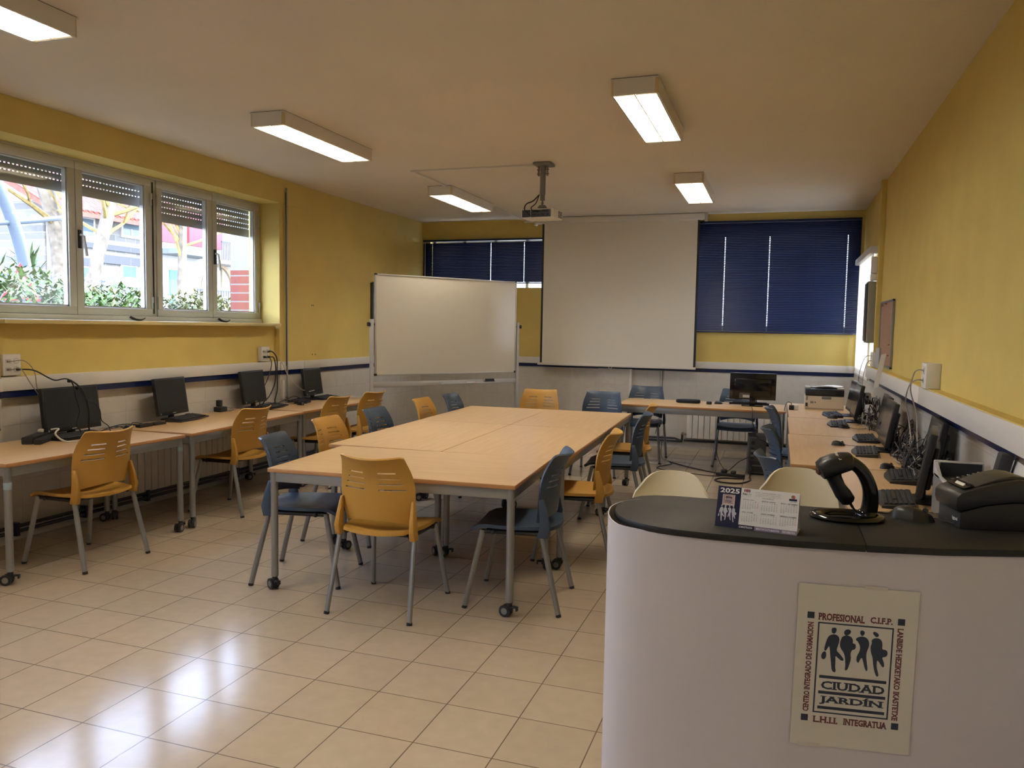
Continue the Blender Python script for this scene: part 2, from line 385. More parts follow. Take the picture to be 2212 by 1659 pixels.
def window(name, a, b, full):
    w = sempty(name, (XW, (a+b)/2, SILL)); inv = Matrix.Translation((-XW, -(a+b)/2, -SILL))
    before = set(bpy.data.objects)
    L = b-a; mb = MB(); xa, xb = XW-.07, XW-.02
    mb.box((xa, a, SILL), (xb+.04, b, 1.675), None, .005); mb.box((xa, a, 2.925), (xb+.02, b, HEAD+.003), None, .005)
    for y in (a, b-.03): mb.box((xa, y, 1.67), (xb+.02, y+.03, 2.93), None, .004)
    m = a+L*.526; mb.box((xa, m-.035, 1.67), (xb+.012, m+.035, 2.93), None, .004); mb.box((xb+.012, m-.012, 1.70), (xb+.016, m+.004, 2.9), BLKM)
    mb.build('window_frame', ALU, w)
    y1, y2 = a+.03, m-.035; mm = (y1+y2)/2+.02; sash(w, y1, mm); sash(w, mm+.003, y2, mm+.03, (y2-.005,))
    y3, y4 = m+.035, b-.03; m2 = (y3+y4)/2; sash(w, y3, m2, None, (y3+.005,)); sash(w, m2+.003, y4, m2+.03, (y4-.004,))
    shutter(w, y1, y2, 2.675); shutter(w, y3, y4, 2.575)
    mb = MB(); mb.box((XW-.02, a-.0, SILL-.022), (XL+.055, b-.04, SILL+.012), None, .006); mb.build('window_sill', mat('sill_cream', (.62, .50, .22), .4), w)
    if full:
        for sy in (5.58, 6.74):
            mb = MB(); mb.tube([(XW+.03, sy-.07, 1.668), (XW+.05, sy-.03, 1.645), (XW+.055, sy+.03, 1.64), (XW+.04, sy+.09, 1.655)], .012, BLK, 6, 4, .4); mb.build('shutter_strap', BLK, w)
    for o in set(bpy.data.objects)-before:
        if o.parent == w: o.matrix_parent_inverse = Matrix(); o.location = o.location-Vector((XW, (a+b)/2, SILL))
    return w
window('window_1', *WIN[0], True); window('window_2', *WIN[1], False); window('window_3', *WIN[2], False)
def flat_window(name, axis, p, a, b, z0, z1, n, fb=.05):
    w = sempty(name); mb = MB()
    def bx(b0, b1, c0, c1, d0, d1, q): q.box((b0, p+d0, c0), (b1, p+d1, c1), None, .004) if axis else q.box((p+d0, b0, c0), (p+d1, b1, c1), None, .004)
    bx(a, b, z0, z0+fb, .10, .16, mb); bx(a, b, z1-.05, z1, .10, .16, mb)
    for k in range(n+1):
        t = a+(b-a-.05)*k/n; bx(t, t+.05, z0, z1, .10, .16, mb)
    mb.build('window_frame', ALU, w); mb = MB(); bx(a, b, z0, z1, .128, .132, mb); mb.build('glass_pane', GLASS, w, smooth=0)
flat_window('window_4', 1, YB, *BW[0], 4, .008); flat_window('window_5', 1, YB, *BW[1], 4); flat_window('window_6', 0, XR, 9.45, 10.85, 1.25, 2.45, 2)
# ------------------------------------------------------------------ venetian blinds
def blind(label, x0, x1, zt, zb, cords, y, top_gap, wand=None, dark=(), start=1.0):
    t = thing('venetian_blind', label, 'blind', ((x0+x1)/2, y, zb), 0, 'navy venetian blinds on the back wall'); cx = (x0+x1)/2
    B('head_rail', BLIND, t, ((x0-cx, -.025, zt-zb-.03), (x1-cx, .02, zt-zb)), bev=.003)
    mb = MB(); pitch = .0225; hgt = .027; n = int((zt-.03-top_gap-zb-.02)/pitch); g = .0042
    xs = [x0-cx]
    for c in cords: xs += [c-cx-g, c-cx+g]
    xs += [x1-cx]
    for k in range(n):
        z = .02+k*pitch; sag = 0
        def P(i, j):
            f = (0, .34, .68, 1)[j]; return (xs[i], -.007+.014*f-.004*math.sin(PI*f), z+hgt*f)
        mb.grid(P, len(xs)-1, 3, None, lambda i, j: (i % 2 == 1 and j == 1 and k < n*start))
    mb.build('slats', BLIND, t, smooth=60)
    B('bottom_rail', BLIND, t, ((x0-cx, -.012, 0), (x1-cx, .012, .018)), bev=.003)
    for c in list(cords)+list(dark):
        mb = MB(); mb.tube([(c-cx, -.012, .01), (c-cx, -.012, zt-zb-.03)], .0013, CABK, 4); mb.build('ladder_cord', CABK, t)
    if wand:
        mb = MB(); mb.tube([(wand-cx, -.03, zt-zb-.04), (wand-cx, -.03, .05)], .005, LGREY, 6); mb.build('tilt_wand', LGREY, t)
blind('navy venetian blind left of the projection screen, partly behind the whiteboard', -5.20, -3.08, 2.935, 2.275, [-5.05, -4.10, -3.58], YB-.035, .022, -5.16, (-4.62,))
blind('tall navy venetian blind between the projection screen and the right corner', -1.50, .945, 3.105, 1.61, [-.735, -.165, .79], YB-.04, .002, None, (.40,), .86)
# roller blind on the right wall
t = thing('roller_blind', 'white fabric roller blind hanging on the right wall near the far corner', 'blind', (XR-.06, 10.1, 2.52))
mb = MB(); mb.grid(lambda i, j: (.0+.004*math.sin(i*1.9), -.82+1.64*i/24, -1.38+1.36*j), 24, 1); mb.build('blind_fabric', ROLL, t, smooth=60)
mb = MB(); mb.box((-.045, -.86, -.03), (.058, .86, .045), None, .012); mb.build('blind_cassette', WHP, t)
mb = MB(); mb.box((-.012, -.82, -1.40), (.012, .82, -1.375), None, .004); mb.build('bottom_bar', WHP, t)
# ------------------------------------------------------------------ projection screen
t = thing('projection_screen', 'white pull-down projection screen with black side borders in front of the back wall', 'projection screen', (-2.17, YB-.15, 1.11))
mb = MB(); mb.box((-1.19, -.04, 2.005), (1.17, .04, 2.092), None, .012); cs = mb.build('screen_case', WHP, t)
B('case_end_cap', LGREY, cs, ((1.165, -.045, 1.985), (1.20, .045, 2.095)), bev=.006); B('case_end_cap', LGREY, cs, ((-1.22, -.045, 1.985), (-1.185, .045, 2.095)), bev=.006)
B('maker_plate', DGREY, cs, ((-1.10, -.0425, 2.045), (-1.02, -.039, 2.052)), smooth=0)
B('screen_fabric', SCREENW, t, ((-1.075, -.002, .02), (1.075, .002, 2.02)), smooth=0)
B('screen_border', BLKM, t, ((-1.105, -.0015, .02), (-1.075, .0025, 2.02)), smooth=0); B('screen_border', BLKM, t, ((1.075, -.0015, .02), (1.105, .0025, 2.02)), smooth=0)
mb = MB(); mb.box((-1.14, -.014, -.012), (1.11, .014, .02), None, .006); bb = mb.build('bottom_bar', WHP, t)
mb = MB(); mb.tube([(-.09, -.012, -.012), (-.085, -.012, -.03), (-.05, -.012, -.03), (-.045, -.012, -.012)], .004, LGREY, 6, 3); mb.build('pull_loop', LGREY, bb)
# ------------------------------------------------------------------ ceiling lights
def fixture():
    t = thing('ceiling_light', '', 'ceiling light', (0, 0, 0), 0, 'louvred fluorescent ceiling lights')
    L, w, h = 1.34, .30, .105; mb = MB()
    mb.box((-w/2, -L/2, -.012), (w/2, L/2, -.004), None); 
    for s in (-1, 1):
        mb.box((s*w/2, -L/2+.02, -h), (s*(w/2-.006), L/2-.02, -.004), None); mb.box((-w/2+.02, s*L/2, -h), (w/2-.02, s*(L/2-.006), -.004), None)
    mb.box((-w/2+.004, -L/2+.004, -.004), (w/2-.004, L/2-.004, 0), BLKM)
    mb.build('housing', WHP, t, smooth=0)
    for sx in (-1, 1):
        for sy in (-1, 1):
            mb = MB(); x, y = sx*(w/2-.02), sy*(L/2-.02); q = [(x+sx*.02*math.cos(a), y+sy*.02*math.sin(a)) for a in [k*PI/8 for k in range(5)]]+[(x-sx*.0, y-sy*.0)]
            mb.prism(q, -h, -.004); mb.build('corner_trim', CAPM, t, smooth=0)
    for s in (-1, 1):
        mb = MB(); mb.cyl((s*.07, -L/2+.05, -.045), (s*.07, L/2-.05, -.045), .013, None, None, 10); mb.build('fluorescent_tube', TUBE, t)
    mb = MB(); 
    for x in (-w/2+.008, -.003, w/2-.014): mb.box((x, -L/2+.01, -h+.001), (x+.006, L/2-.01, -.062))
    n = 17
    for k in range(n):
        y = -L/2+.035+(L-.07)*k/(n-1)
        for s in (-1, 1): mb.grid(lambda i, j: (s*.008+s*.128*i/6, y, (-h+.002 if j == 0 else -h+.002+.036+.0*i) ), 6, 1)
    for y in (-L/2+.008, L/2-.014): mb.box((-w/2+.01, y, -h+.001), (w/2-.01, y+.006, -.062))
    mb.build('louvre', LOUV, t, smooth=0); return t
F0 = fixture(); F0.location = (-3.68, 2.585, ZC); F0['label'] = 'ceiling light cut off by the top left corner, its louvre cells dim'
for x, y, l in [(-3.68, 5.72, 'long fluorescent ceiling light seen obliquely above the left window row, nearer the windows'), (-.92, 5.66, 'brightest ceiling light, largest on the right half of the ceiling'), (-3.68, 8.87, 'small far ceiling light left of the projector, nearest the whiteboard'), (-.92, 8.77, 'small far ceiling light right of the projector above the screen'), (-.92, 2.53, 'added ceiling light above the counter, unseen beyond the top edge of the picture'), (-3.68, -.55, 'added unseen ceiling light behind the viewpoint, window side'), (-.92, -.60, 'added unseen ceiling light behind the viewpoint, wall side')]: dup(F0, (x, y, ZC), 0, l)  # last three lights are out of view, added to brighten the foreground
# ------------------------------------------------------------------ projector, mount and ducts
t = thing('projector', 'white ceiling projector hanging on a grey pole mount, its socket side facing the room', 'projector', (-2.20, 7.33, ZC))
mb = MB(); mb.box((-.09, -.09, -.028), (.09, .09, 0), None, .02, 3); mb.box((-.055, -.02, -.12), (-.048, .02, -.02)); mb.box((.032, -.02, -.12), (.039, .02, -.02)); 
for z in (-.06, -.10):
    mb.cyl((-.066, 0, z), (.05, 0, z), .006)
mount = mb.build('ceiling_plate', GREY, t)
mb = MB(); mb.box((-.032, -.018, -.30), (.016, .018, -.03), None, .004); mb.box((-.028, -.014, -.355), (.012, .014, -.29), None, .003); mb.cyl((-.008, 0, -.40), (-.008, 0, -.355), .008); mb.sphere((-.008, 0, -.378), .013); mb.lathe([(.04, -.435), (.045, -.42), (.03, -.40), (.01, -.395)], (-.008, 0, 0)); mb.build('pole', GREY, t)
mb = MB(); M0 = Matrix.Translation((-.03, .06, 0)) @ Matrix.Rotation(-.10, 4, 'Z'); mb.M = M0
mb.box((-.17, -.12, -.525), (.17, .13, -.435), None, .014, 3); body = mb.build('projector_body', WHP, t)
mb = MB(); mb.M = M0; mb.box((-.155, -.1225, -.515), (-.07, -.118, -.447), BLKM)
for k in range(7): mb.box((-.155, -.124, -.513+k*.009), (-.07, -.121, -.510+k*.009), DGREY)
mb.build('air_grille', None, body, smooth=0)
mb = MB(); mb.M = M0; mb.box((-.065, -.1225, -.517), (.14, -.118, -.447), DGREY)
for x, z, w_, h_ in [(-.05, -.47, .02, .015), (-.02, -.47, .012, .02), (.005, -.468, .03, .012), (.05, -.465, .03, .018), (.1, -.47, .018, .022), (-.05, -.505, .04, .018), (0, -.505, .03, .016), (.045, -.505, .03, .016), (.1, -.505, .02, .02)]: mb.box((x, -.1245, z), (x+w_, -.121, z+h_), BLKM)
mb.build('socket_panel', None, body, smooth=0)
mb = MB(); mb.M = M0
for k in range(6): mb.box((.168, .0, -.512+k*.011), (.172, .10, -.506+k*.011), BLKM)
mb.build('side_vent', None, body, smooth=0)
mb = MB(); mb.M = M0; mb.cyl((.04, .125, -.48), (.04, .15, -.48), .035, .03, None, 16); mb.build('lens', BLKG, body)
mb = MB(); mb.tube([(-.035, -.02, -.30), (-.09, -.04, -.36), (-.15, -.06, -.39), (-.155, -.10, -.45), (-.10, -.085, -.51)], .006, CABK, 6, 5); mb.tube([(-.035, -.02, -.30), (-.06, -.04, -.38), (-.10, -.07, -.43), (-.07, -.085, -.462), (-.03, -.072, -.462)], .005, CABK, 6, 5); mb.box((-.075, -.085, -.475), (-.03, -.06, -.455), BLK); mb.box((.02, -.085, -.47), (.05, -.055, -.45), BLK); mb.build('cable', CABK, t)
def duct(label, *seg):
    mb = MB()
    for a, b in seg: mb.box(a, b, None, .003)
    tag(mb.build('cable_duct', WHP), label, 'cable duct', 'white ceiling cable ducts')
duct('white cable duct crossing the ceiling from the projector towards the window side', ((-3.62, 7.34, ZC-.017), (-2.28, 7.37, ZC-.0005)))
duct('white cable duct running along the ceiling to the back wall beside the far left light', ((-3.62, 7.375, ZC-.017), (-3.59, 11.04, ZC-.0005)), ((-3.585, 11.0, ZC-.05), (-3.38, 11.04, ZC-.02)))
# ------------------------------------------------------------------ tables
TH = .757
def caster(leg, x, y, a, brake=True):
    mb = MB(); mb.M = Matrix.Translation((x, y, 0)) @ Matrix.Rotation(a, 4, 'Z')
    mb.cyl((0, 0, .055), (0, 0, .115), .017); mb.box((-.024, -.014, .034), (.030, .014, .064), None, .012)
    for s in (-1, 1):
        mb.cyl((.02, s*.007, .034), (.02, s*.024, .034), .034, .034, None, 18); mb.cyl((.02, s*.0235, .034), (.02, s*.0255, .034), .019, .019, GREY, 14)
    if brake: mb.box((-.05, -.012, .055), (-.018, .012, .066), None, .004); mb.box((-.055, -.012, .040), (-.045, .012, .066), None, .004)
    mb.build('caster', BLK, leg)
def table(label, corner, ang, L, Wd, group, cast=(1, 1, 1, 1), cat='table', name='table', grain=0, apron=.06):
    """corner: the corner with the smallest local x and y; ang: degrees; L along local x, Wd along local y"""
    a = math.radians(ang); cx = corner[0]+math.cos(a)*L/2-math.sin(a)*Wd/2; cy = corner[1]+math.sin(a)*L/2+math.cos(a)*Wd/2
    t = thing(name, label, cat, (cx, cy, 0), a, group)
    mb = MB(); mb.box((-L/2, -Wd/2, TH-.024), (L/2, Wd/2, TH-.002), EDGE, .002); mb.box((-L/2+.0015, -Wd/2+.0015, TH-.003), (L/2-.0015, Wd/2-.0015, TH), None)
    mb.build('tabletop', BEECH, t)
    i = .028; mb = MB(); z0, z1 = TH-.024-apron, TH-.024
    for s in (-1, 1):
        mb.box((-L/2+i, s*(Wd/2-i)-.012, z0), (L/2-i, s*(Wd/2-i)+.012, z1), None, .003); mb.box((s*(L/2-i)-.012, -Wd/2+i, z0), (s*(L/2-i)+.012, Wd/2-i, z1), None, .003)
    mb.build('apron', STEEL, t)
    k = 0
    for sx, sy in ((-1, -1), (1, -1), (1, 1), (-1, 1)):
        x, y = sx*(L/2-i-.002), sy*(Wd/2-i-.002); mb = MB(); c = cast[k]
        mb.cyl((x, y, .085 if c else .012), (x, y, z1), .0225, None, None, 16); mb.cyl((x, y, z0-.01), (x, y, z0+.002), .0255, None, None, 16)
        lg = mb.build('leg', LEGM, t)
        if c: caster(lg, x, y, random.uniform(-.6, 3.6) if c == 1 else c)
        else:
            mb = MB(); mb.cyl((x, y, 0), (x, y, .02), .024, .024, None, 14); mb.build('foot', BLK, lg)
        k += 1
    return t
G = 'centre tables pushed together'
table('near cross table at the end of the centre group, corner towards the camera', (-2.905, 3.975), 3.6, 1.555, .965, G, (2.6, 2.9, .3, 1.2))
a2 = math.radians(2.0); U = Vector((math.cos(a2), math.sin(a2))); V = Vector((-math.sin(a2), math.cos(a2))); P0 = Vector((-3.095, 4.965))
def ctab(label, du, dv, w, l):
    # local x runs along the table length (room depth), so grain follows it
    c = P0+U*(du+w)+V*dv
    return table(label, (c.x, c.y), 92.0, l, w, G)
ctab('lengthwise centre table on the window side, just behind the near cross table', 0, 0, .885, 1.655)
ctab('lengthwise centre table on the counter side, just behind the near cross table', .889, 0, .885, 1.655)
ctab('far lengthwise centre table on the window side, nearest the whiteboard', 0, 1.66, .885, 1.43)
ctab('far lengthwise centre table on the counter side, nearest the back desk', .889, 1.66, .885, 1.43)
G2 = 'desks along the window wall'
def ldesk(label, p, q, d):
    p = Vector(p); q = Vector(q); L = (q-p).length; a = math.degrees(math.atan2(q.y-p.y, q.x-p.x))
    return table(label, p, a, L, d, G2, (1, 1, 1, 1), 'desk', 'computer_desk')
d0 = ldesk('nearest window-wall desk, cut by the left picture edge, holding the widest left monitor', (-4.385, 3.45), (-4.335, 4.905), .82)
lg0 = [c for c in d0.children if c.name.startswith('leg')]
for q, zz in ((0, .615), (1, .655)):
    sx = -1 if q == 0 else 1; mb = MB(); x, y = sx*((Vector((-4.335, 4.905))-Vector((-4.385, 3.45))).length/2-.03), -.82/2+.03
    mb.lathe([(.0235, -.02), (.025, -.015), (.0235, 0), (.0255, .012), (.0235, .022)], (x, y, zz), None, 14); mb.build('tape_wrap', mat('tape_blue', (.28, .36, .42), .35), lg0[q])
ldesk('middle window-wall desk in front of the radiator, holding two square monitors', (-4.335, 4.985), (-4.46, 6.70), .80)
ldesk('farthest window-wall desk, ending in front of the rolling whiteboard', (-4.475, 6.73), (-4.42, 8.28), .72)
table('back desk along the rear wall holding the monitor seen from behind', (-1.78, 9.10), 0, 1.88, .85, None, (0, 0, 0, 0), 'desk', 'computer_desk', apron=.07)
G3 = 'desks along the right wall'
def rdesk(label, x0, y0, x1, y1): return table(label, (x1, y0), 90, y1-y0, x1-x0, G3, (0, 0, 0, 0), 'desk', 'computer_desk')
rdesk('corner desk in the far right corner carrying the laser printer', .125, 8.56, .965, 10.25)
rdesk('right-wall desk next to the corner desk, with two keyboards on it', .115, 7.14, .965, 8.545)
rdesk('middle right-wall desk beside the two navy chairs, with a lone mouse', .105, 5.50, .965, 7.125)
rdesk('narrow right-wall desk beyond the counter, holding the tilted edge-on monitor', .36, 4.16, .965, 5.485)
rdesk('nearest right-wall desk, hidden behind the receipt printer on the counter', .36, 2.86, .965, 4.145)
# ------------------------------------------------------------------ slotted chairs
def chair(col):
    t = thing('slotted_chair', '', 'chair', (0, 0, 0), 0, 'slot-backed plastic chairs')
    # backrest: u across -1..1, z up; slots are real openings
    def width(z):
        f = (z-.52)/.385; return .198+.030*math.sin(PI*min(1, f*1.05)*.9)-.028*max(0, f-.45)
    def yc(z):
        f = (z-.52)/.385; return -.205-.035*f-.055*max(0, f-.55)**2*4.9
    rows = [.520, .545, .59, .64, .68, .716, .725, .750, .759, .784, .793, .817, .826, .855, .88, .90, .918]
    slots = {5: 0, 7: 1, 9: 2, 11: 3}
    def us(j):
        z = rows[j]; k = max(0, min(1, (.83-z)/.115)); o = .64+.18*k; i_ = .20-.02*k
        return [-1, -.9, -o, -(o+i_)/2, -i_, 0, i_, (o+i_)/2, o, .9, 1]
    def P(i, j):
        z = rows[j]; u = us(j)[i]; w = width(z); arch = (1-u*u)
        zz = z+(.028*arch if j == 0 else 0)+(.016*arch if j == 1 else 0) - (.012*arch if j == len(rows)-1 else .005*arch if j == len(rows)-2 else 0)
        if j == len(rows)-1 and abs(u) == 1: zz -= .006
        return (u*w, yc(z)+.075*u*u, zz)
    mb = MB(); mb.grid(P, 10, len(rows)-1, None, lambda i, j: j in slots and i in (2, 3, 6, 7))
    bk = mb.build('backrest', col, t, smooth=50, solid=.011)
    # seat: saddle sheet with rolled front
    def S(i, j):
        u = -1+2*i/10; v = j/10; y = -.215+.47*v; w = .215+.02*math.sin(PI*min(1, v*1.1))+(-.03*(1-v)**3)
        z = .487-.022*math.sin(PI*v)*(1-u*u)-.03*max(0, v-.8)**2*25+.008*u*u
        if v < .12: y -= .035*(1-u*u)*(1-v/.12)
        return (u*w, y, z)
    mb = MB(); mb.grid(S, 10, 10); mb.build('seat', col, t, smooth=60, solid=.02)
    for s in (-1, 1):
        mb = MB(); x = s*.232
        pts = [(x, -.172, .44), (x, -.186, .50), (x-s*.004, -.178, .57), (x-s*.010, -.160, .66)]
        vs = []; wd = [(.0165, .030), (.0155, .030), (.012, .024), (.008, .016)]
        for (px, py, pz), (a, b) in zip(pts, wd): vs += [(px-a, py-b, pz), (px+a, py-b, pz), (px+a, py+b, pz), (px-a, py+b, pz)]
        fs = [(k*4+q, k*4+(q+1) % 4, k*4+4+(q+1) % 4, k*4+4+q) for k in range(3) for q in range(4)]+[(3, 2, 1, 0), (12, 13, 14, 15)]
        mb.add(vs, fs); mb.build('side_bracket', col, t, bevel=.005)
    mb = MB()
    for s in (-1, 1): mb.tube([(s*.20, -.16, .452), (s*.20, .19, .448)], .013, None, 8)
    for y in (-.12, .15): mb.tube([(-.20, y, .449), (.20, y, .449)], .011, None, 8); 
    mb.box((-.17, -.14, .452), (.17, .17, .460)); mb.sphere((-.215, .12, .45), .015); mb.sphere((.215, .12, .45), .015)
    mb.build('under_frame', BLK, t)
    for s in (-1, 1):
        for p, q in (((s*.232, -.172, .445), (s*.256, -.277, .012)), ((s*.205, .185, .455), (s*.252, .275, .012))):
            mb = MB(); mb.tube([p, q], .0145, None, 10, 0, 1.15); lg = mb.build('leg', LEGM, t)
            d = (Vector(q)-Vector(p)).normalized(); mb = MB(); mb.cyl(Vector(q)-d*.004, (q[0]+d.x*.012, q[1]+d.y*.012, 0), .0165, .0165, None, 10); mb.build('foot_cap', BLK, lg)
    return t
CYP = chair(CY); CBP = chair(CB)
used = set()
def put(kind, x, y, rz, label):
    pr = CYP if kind == 'y' else CBP
    if kind not in used: used.add(kind); pr.location = (x, y, 0); pr.rotation_euler = (0, 0, math.radians(rz)); pr['label'] = label
    else: dup(pr, (x, y, 0), math.radians(rz), label)
put('y', -2.11, 4.05, 1, 'large yellow chair nearest the camera, its back to us at the end of the table')
put('b', -1.425, 4.42, 96, 'navy chair at the near right corner of the centre tables, seen from its side')
put('b', -2.85, 4.33, -76, 'navy chair at the near left corner of the centre tables')
put('y', -4.44, 4.07, 88, 'yellow chair at the nearest window-wall desk, in front of the widest monitor')
put('y', -4.475, 5.67, 89, 'yellow chair in front of the window-wall radiator, second along the desks')
put('y', -4.43, 6.96, 88, 'yellow chair third along the window-wall desks, beside the farthest left monitor')
put('y', -4.39, 7.63, 86, 'yellow chair last along the window-wall desks, before the whiteboard')
put('y', -3.07, 5.26, -88, 'yellow chair tucked under the left side of the centre tables, nearest')
put('b', -3.07, 6.03, -88, 'navy chair on the left side of the centre tables between two yellow chairs')
put('y', -3.11, 7.07, -87, 'yellow chair on the left side of the centre tables, below the whiteboard')
put('b', -3.07, 7.70, -87, 'navy chair at the far left corner of the centre tables, below the whiteboard')
put('y', -2.60, 8.56, 186, 'yellow chair at the far end of the centre tables, facing the camera')
put('b', -1.90, 8.68, 180, 'navy chair at the far end of the centre tables below the screen, facing the camera')
put('y', -1.325, 5.44, 95, 'yellow chair on the right side of the centre tables, behind the counter corner')
put('b', -1.31, 6.75, 95, 'navy chair on the right side of the centre tables between two yellow chairs')
put('y', -1.38, 7.54, 95, 'yellow chair farthest along the right side of the centre tables')
put('b', -1.57, 9.80, 180, 'navy chair behind the left end of the back desk, facing the camera')
put('b', -.45, 9.90, 180, 'navy chair behind the back desk, half hidden by the monitor')
put('b', .20, 7.92, -90, 'farthest navy chair at the right-wall desks, beside the computer tower')
put('b', .20, 6.25, -90, 'second navy chair at the right-wall desks, behind the low cream-chair one')
put('b', .19, 4.93, -76, 'nearest navy chair at the right-wall desks, just above the right cream chair')
# ------------------------------------------------------------------ cream shell chairs behind the counter
def shell(loc, rz, label, first=None):
    if first: return dup(first, loc, rz, label)
    t = thing('shell_chair', label, 'chair', loc, rz, 'cream shell chairs behind the counter')
    def P(i, j):
        u = -1+2*i/14; v = j/16
        if v < .5:
            s = v/.5; y = .22-.40*s; z = .45-.02*math.sin(PI*s)+.02*u*u*s*2
            w = .20+.035*math.sin(PI*min(1, s*.9))
        else:
            s = (v-.5)/.5; y = -.18-.10*s-.02*math.sin(PI*s); z = .44+.468*s; w = .222-.015*s
            if s > .5: w *= 1-.20*((s-.5)/.5)**3
        cor = .10*(1-abs(2*min(v, .98)-1)) if v < .5 else 0
        y += .085*u*u*(max(0, v-.35)/.65)
        if v >= .5: z -= .075*abs(u)**4*max(0, (v-.5)/.5)**3
        z += .035*u*u*math.sin(PI*min(1, v/.55)) if v < .55 else 0
        return (u*w, y, z)
    mb = MB(); mb.grid(P, 14, 16); mb.build('shell', CREAM, t, smooth=70, solid=.009)
    for sx, sy in ((-1, -1), (1, -1), (1, 1), (-1, 1)):
        mb = MB(); mb.tube([(sx*.11, sy*.10-.02, .43), (sx*.21, sy*.21-.02, 0)], [.016, .011], None, 10); mb.build('leg', EDGE, t)
    mb = MB(); mb.tube([(-.12, -.12, .42), (.12, .10, .42)], .007); mb.tube([(.12, -.12, .42), (-.12, .10, .42)], .007); mb.build('under_frame', BLK, t)
    return t
s0 = shell((-.50, 3.80, 0), math.radians(176), 'cream shell chair behind the counter, left of the two')
shell((.135, 4.17, 0), math.radians(183), 'cream shell chair behind the counter, right of the two and larger', s0)
# ------------------------------------------------------------------ monitors, keyboards, mice
def monitor(label, x, y, z, rz, w, h, zb=.10, tilt=8, base='round', rear=False, col=BLK, sticker=True, group=None, bar=.03, scr=None):
    """faces local -y; zb = height of the lower edge above the desk"""
    t = thing('monitor', label, 'monitor', (x, y, z), math.radians(rz), group); T = Matrix.Translation((0, 0, zb)) @ Matrix.Rotation(-math.radians(tilt), 4, 'X')
    mb = MB(); mb.M = T; b = .016
    mb.box((-w/2, -.012, 0), (w/2, .022, h), None, .004)
    mb.box((-w*.40, .018, h*.12), (w*.40, .048, h*.80), None, .012); cs = mb.build('casing', col, t)
    mb = MB(); mb.M = T; mb.box((-w/2+b, -.0135, bar), (w/2-b, -.0115, h-b)); mb.build('screen', scr or SCRN, t, smooth=0)
    if sticker:
        mb = MB(); mb.M = T; mb.box((-w/2+.022, -.0142, .010), (-w/2+.034, -.0115, .024), mat('sticker_teal', (.20, .33, .32), .5)); mb.box((-.022, -.0142, .012), (.022, -.0118, .018), LGREY); mb.build('badge', LGREY, t, smooth=0)
    if rear:
        mb = MB(); mb.M = T; mb.box((.03, .047, .02), (.15, .050, .085), DGREY); mb.box((.035, .049, .03), (.11, .0515, .06), LGREY); mb.build('rear_label', None, t, smooth=0)
    mb = MB(); mb.box((-.032, .012, .006), (.032, .036, zb+.06), None, .006); mb.build('neck', col, t)
    mb = MB()
    if base == 'round': mb.lathe([(.112, 0), (.112, .006), (.10, .011), (.03, .016)], (0, .012, 0), None, 28, 1.05, .78)
    else: mb.box((-.12, -.075, 0), (.12, .10, .012), None, .004)
    mb.build('stand_base', col, t); return t
def keyboard(label, x, y, z, rz, w=.45, d=.155, group=None, col=BLK):
    t = thing('keyboard', label, 'keyboard', (x, y, z), math.radians(rz), group)
    mb = MB(); vs = []; n = 12
    def P(i, j):
        u = -1+2*i/n; v = j/4; yy = -d/2+d*v; e = .010*u*u if j == 0 else 0
        return (u*w/2*(1-.012*(j in (0, 4))), yy-(.014*math.cos(u*3.0) if j == 0 else 0), .012+.016*v)
    mb.grid(P, n, 4); k = len(mb.v)
    top = [mb.v[i] for i in range((n+1)*5)]
    ring = [(i, 0) for i in range(n+1)]+[(n, j) for j in range(1, 5)]+[(i, 4) for i in range(n-1, -1, -1)]+[(0, j) for j in range(3, 0, -1)]
    rv_ = [top[j*(n+1)+i] for i, j in ring]; m = len(ring)
    mb.add([(a, b, c) for a, b, c in rv_]+[(a, b, 0) for a, b, c in rv_], [(q, (q+1) % m, m+(q+1) % m, m+q) for q in range(m)]+[tuple(range(m, 2*m))])
    mb.build('keyboard_body', col, t)
    mb = MB(); M0 = Matrix.Translation((0, 0, .0215)) @ Matrix.Rotation(math.atan2(.016, d), 4, 'X'); mb.M = M0
    cw = (w-.05)/22; rows = [(-.050+.0225*r) for r in range(5)]+[.068]
    for r, yy in enumerate(rows):
        x0 = -w/2+.025; k = 0
        while k < 22:
            if k in (15, 19) or (k == 18 and False): x0 += cw*.35
            s = 6 if (r == 0 and k == 4) else (2 if (k == 0 and 0 < r < 4) or (k == 13 and 0 < r < 4) else 1)
            if not (15 <= k < 18 and r in (2,)) : mb.box((x0+.001, yy-.009, 0), (x0+cw*s-.001, yy+.009, .006), None, .0022, 1)
            x0 += cw*s*.93; k += s
    mb.build('keys', BLKM, t, smooth=0); return t
def mouse(label, x, y, z, rz, L=.105, cord=None, group=None, col=BLK, logo=False):
    t = thing('mouse', label, 'mouse', (x, y, z), math.radians(rz), group); mb = MB()
    def P(i, j):
        a = 2*PI*i/18; r = j/7; e = math.sqrt(max(0, 1-r*r)); xx = .031*r*math.cos(a)*(1+.12*math.sin(a)); yy = L/2*r*math.sin(a)
        zz = .036*(e**.8)*(1-.28*math.sin(a)*r) if j < 7 else 0
        return (xx, yy, max(0, zz))
    mb.grid(P, 18, 7); mb.build('mouse_shell', col, t, smooth=70)
    mb = MB(); mb.cyl((-.004, L*.27, .029), (.004, L*.27, .029), .008, None, None, 12); mb.box((-.0007, L*.1, .025), (.0007, L*.44, .0268), BLKM); mb.build('scroll_wheel', DGREY, t)
    if logo: mb = MB(); mb.lathe([(.009, 0), (.009, .001)], (0, -L*.16, .0362), None, 16, 1, .6); mb.build('logo_disc', GREY, t)
    if cord: mb = MB(); mb.tube([(0, L/2-.004, .01)]+cord, .0018, None, 5, 6); mb.build('cord', CABK, t)
    return t
